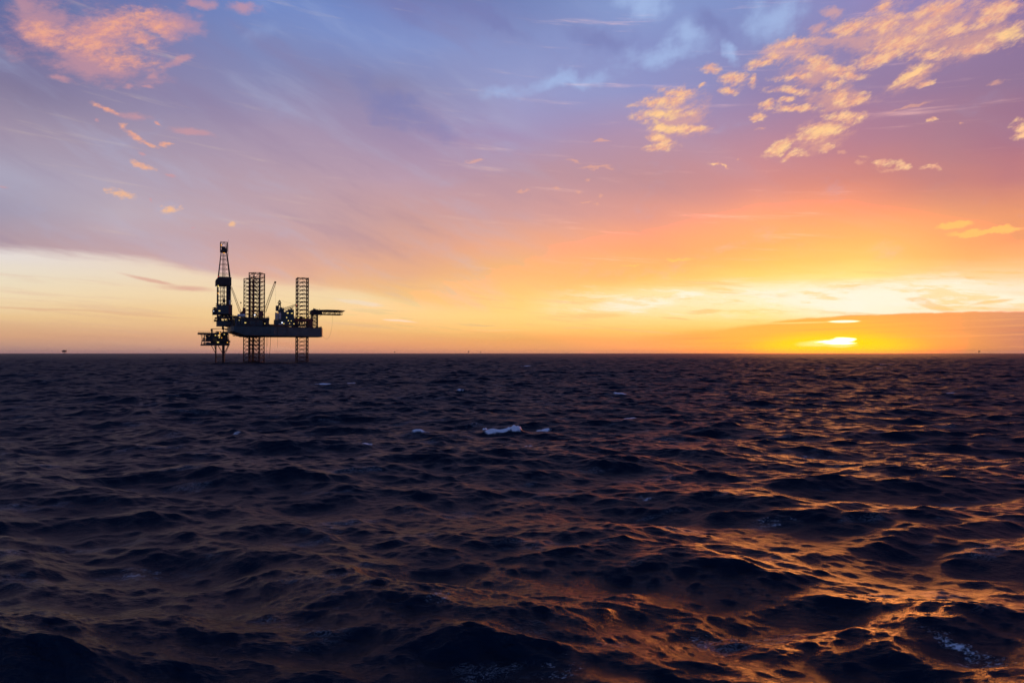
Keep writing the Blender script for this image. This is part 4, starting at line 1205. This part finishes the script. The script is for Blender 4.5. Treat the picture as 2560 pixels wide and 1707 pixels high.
wclutter(dk, 105, 445, 1258, 1286, 34, 61); wclutter(dk, 120, 440, 1168, 1243, 90, 62); wclutter(dk, 280, 425, 1128, 1149, 12, 63)
wclutter(dk, 420, 458, 1222, 1262, 9, 64)
dk.build("process_equipment", M_DARK)
dk = WB(); dk.tube(W(236, 1150, -3), W(236, 1100, -3), .55, 10); wbx(dk, 222, 246, 1102, 1128, -4.5, -1.8)
pc = dk.build("pedestal_crane", M_DARK); dk = WB(); dk.beam(W(238, 1104, -3), W(365, 1100, -3), .5, .35); dk.build("crane_boom", M_RED, pc)
dk = WB(); dk.tube(W(372, 1150, 1), W(372, 1075, 1), .32, 10); dk.tube(W(366, 1112, 1), W(366, 1076, 1), .75, 10); wbx(dk, 355, 385, 1088, 1112, -.6, 1.6); dk.build("drilling_riser", M_DARK)
dk = WB(); wbx(dk, 390, 424, 1098, 1116, 0, 2); dk.beam(W(385, 1108), W(470, 1092), .18); dk.beam(W(424, 1116), W(468, 1095), .15); dk.beam(W(408, 1149, 1), W(408, 1110, 1), .22)
dk.build("access_gangway", M_DARK)
dk = WB(); dk.beam(W(296, 1149), W(296, 1122), .4, .25); dk.build("vent_post", M_DARK)


def wlamp(zx, zy, w_, h_, m=M_LAMP, dy=-6.5):
    p = W(zx, zy, dy); b = WB(); b.box(p.x - w_ / 2, p.x + w_ / 2, YW + dy - .2, YW + dy, p.z - h_ / 2, p.z + h_ / 2)
    b.box(p.x - w_ / 2 - .06, p.x + w_ / 2 + .06, YW + dy + .001, YW + dy + .1, p.z - h_ / 2 - .06, p.z + h_ / 2 + .06); b.build("lamp", m)


wlamp(330, 1156, .7, .7, M_AMBER, -6.7); wlamp(322, 1176, 1.2, .4); wlamp(308, 1262, 1.2, .5); wlamp(324, 1204, .6, .5); wlamp(384, 1168, .6, .3, M_LAMP, -6.7)
wlamp(420, 1264, .5, .5, M_AMBER); wlamp(278, 1180, .8, .3); wlamp(352, 1208, .5, .4, M_AMBER)


# ------------------------------------------------------------------ far platforms on the horizon
def far_platform(px0, px1, py_top, py_bot, dist, label, mushroom=False, mast=False):
    u = dist / FPX
    d = ray((px0 + px1) / 2, 883); cx_ = d.x / d.y * dist
    wdt = (px1 - px0) * u
    zt = EYE + (883 - py_top) * u; zb_ = EYE + (883 - py_bot) * u
    o = thing("offshore_platform", label, "oil platform", (cx_, dist, 0), group="far platforms along the horizon")
    b = MB(); hw = wdt / 2
    b.extrude_xz([(-hw * .62, zb_), (hw * .9, zb_), (hw * .96, zt - (zt - zb_) * .15), (hw * .8, zt), (-hw * .1, zt), (-hw * .2, zt - (zt - zb_) * .25), (-hw, zt - (zt - zb_) * .3), (-hw * .9, zt - (zt - zb_) * .5)], -hw * .7, hw * .7)
    b.build("topside", M_DARK, o)
    lw = wdt * (.05 if not mushroom else .09)
    for lx in ((-.05, .32) if not mushroom else (0.0,)):
        for ly in (-.3, .3) if not mushroom else (0,):
            q = MB(); q.tube((wdt * lx, wdt * ly, -6), (wdt * lx, wdt * ly, zb_ + .1), lw / 2 + .3, 8); q.build("leg", M_DARK, o)
    if mast:
        q = MB(); q.beam((-hw * .1, 0, zt), (-hw * .1, 0, zt + wdt * .16), wdt * .05, wdt * .02); q.build("mast", M_DARK, o)
    return o


far_platform(155.5, 164.6, 875.2, 880.0, 5200, "biggest of the far platforms, a dark box on two thin legs left of the rig", mast=True)
far_platform(1169.4, 1173.0, 877.4, 880.2, 8200, "small dark platform on the horizon right of the centre, under the yellow sky", True)
far_platform(985.2, 988.0, 878.6, 880.6, 9500, "faint tiny platform on the horizon between the rig's helideck and the middle", True)
far_platform(1200.2, 1202.6, 878.8, 880.4, 9800, "faintest speck of a platform just right of a darker one on the horizon", True)
far_platform(2445.8, 2449.8, 877.2, 879.6, 9000, "lone faint platform on the horizon to the right of the setting sun", True)

HAZE_D = 1.2e-5


# ------------------------------------------------------------------ thin evening haze over the water
hb = MB(); hb.box(-46000, 46000, -46000, 46000, -30, 130)
HM = bpy.data.materials.new("haze_air"); HM.use_nodes = True
hn = HM.node_tree; hn.nodes.clear()
pv = hn.nodes.new('ShaderNodeVolumePrincipled'); pv.inputs['Color'].default_value = (0.92, 0.86, 0.88, 1); pv.inputs['Density'].default_value = HAZE_D
pv.inputs['Anisotropy'].default_value = 0.3
ho = hn.nodes.new('ShaderNodeOutputMaterial'); hn.links.new(pv.outputs[0], ho.inputs['Volume'])
haze = hb.build("haze", HM); haze["kind"] = "stuff"
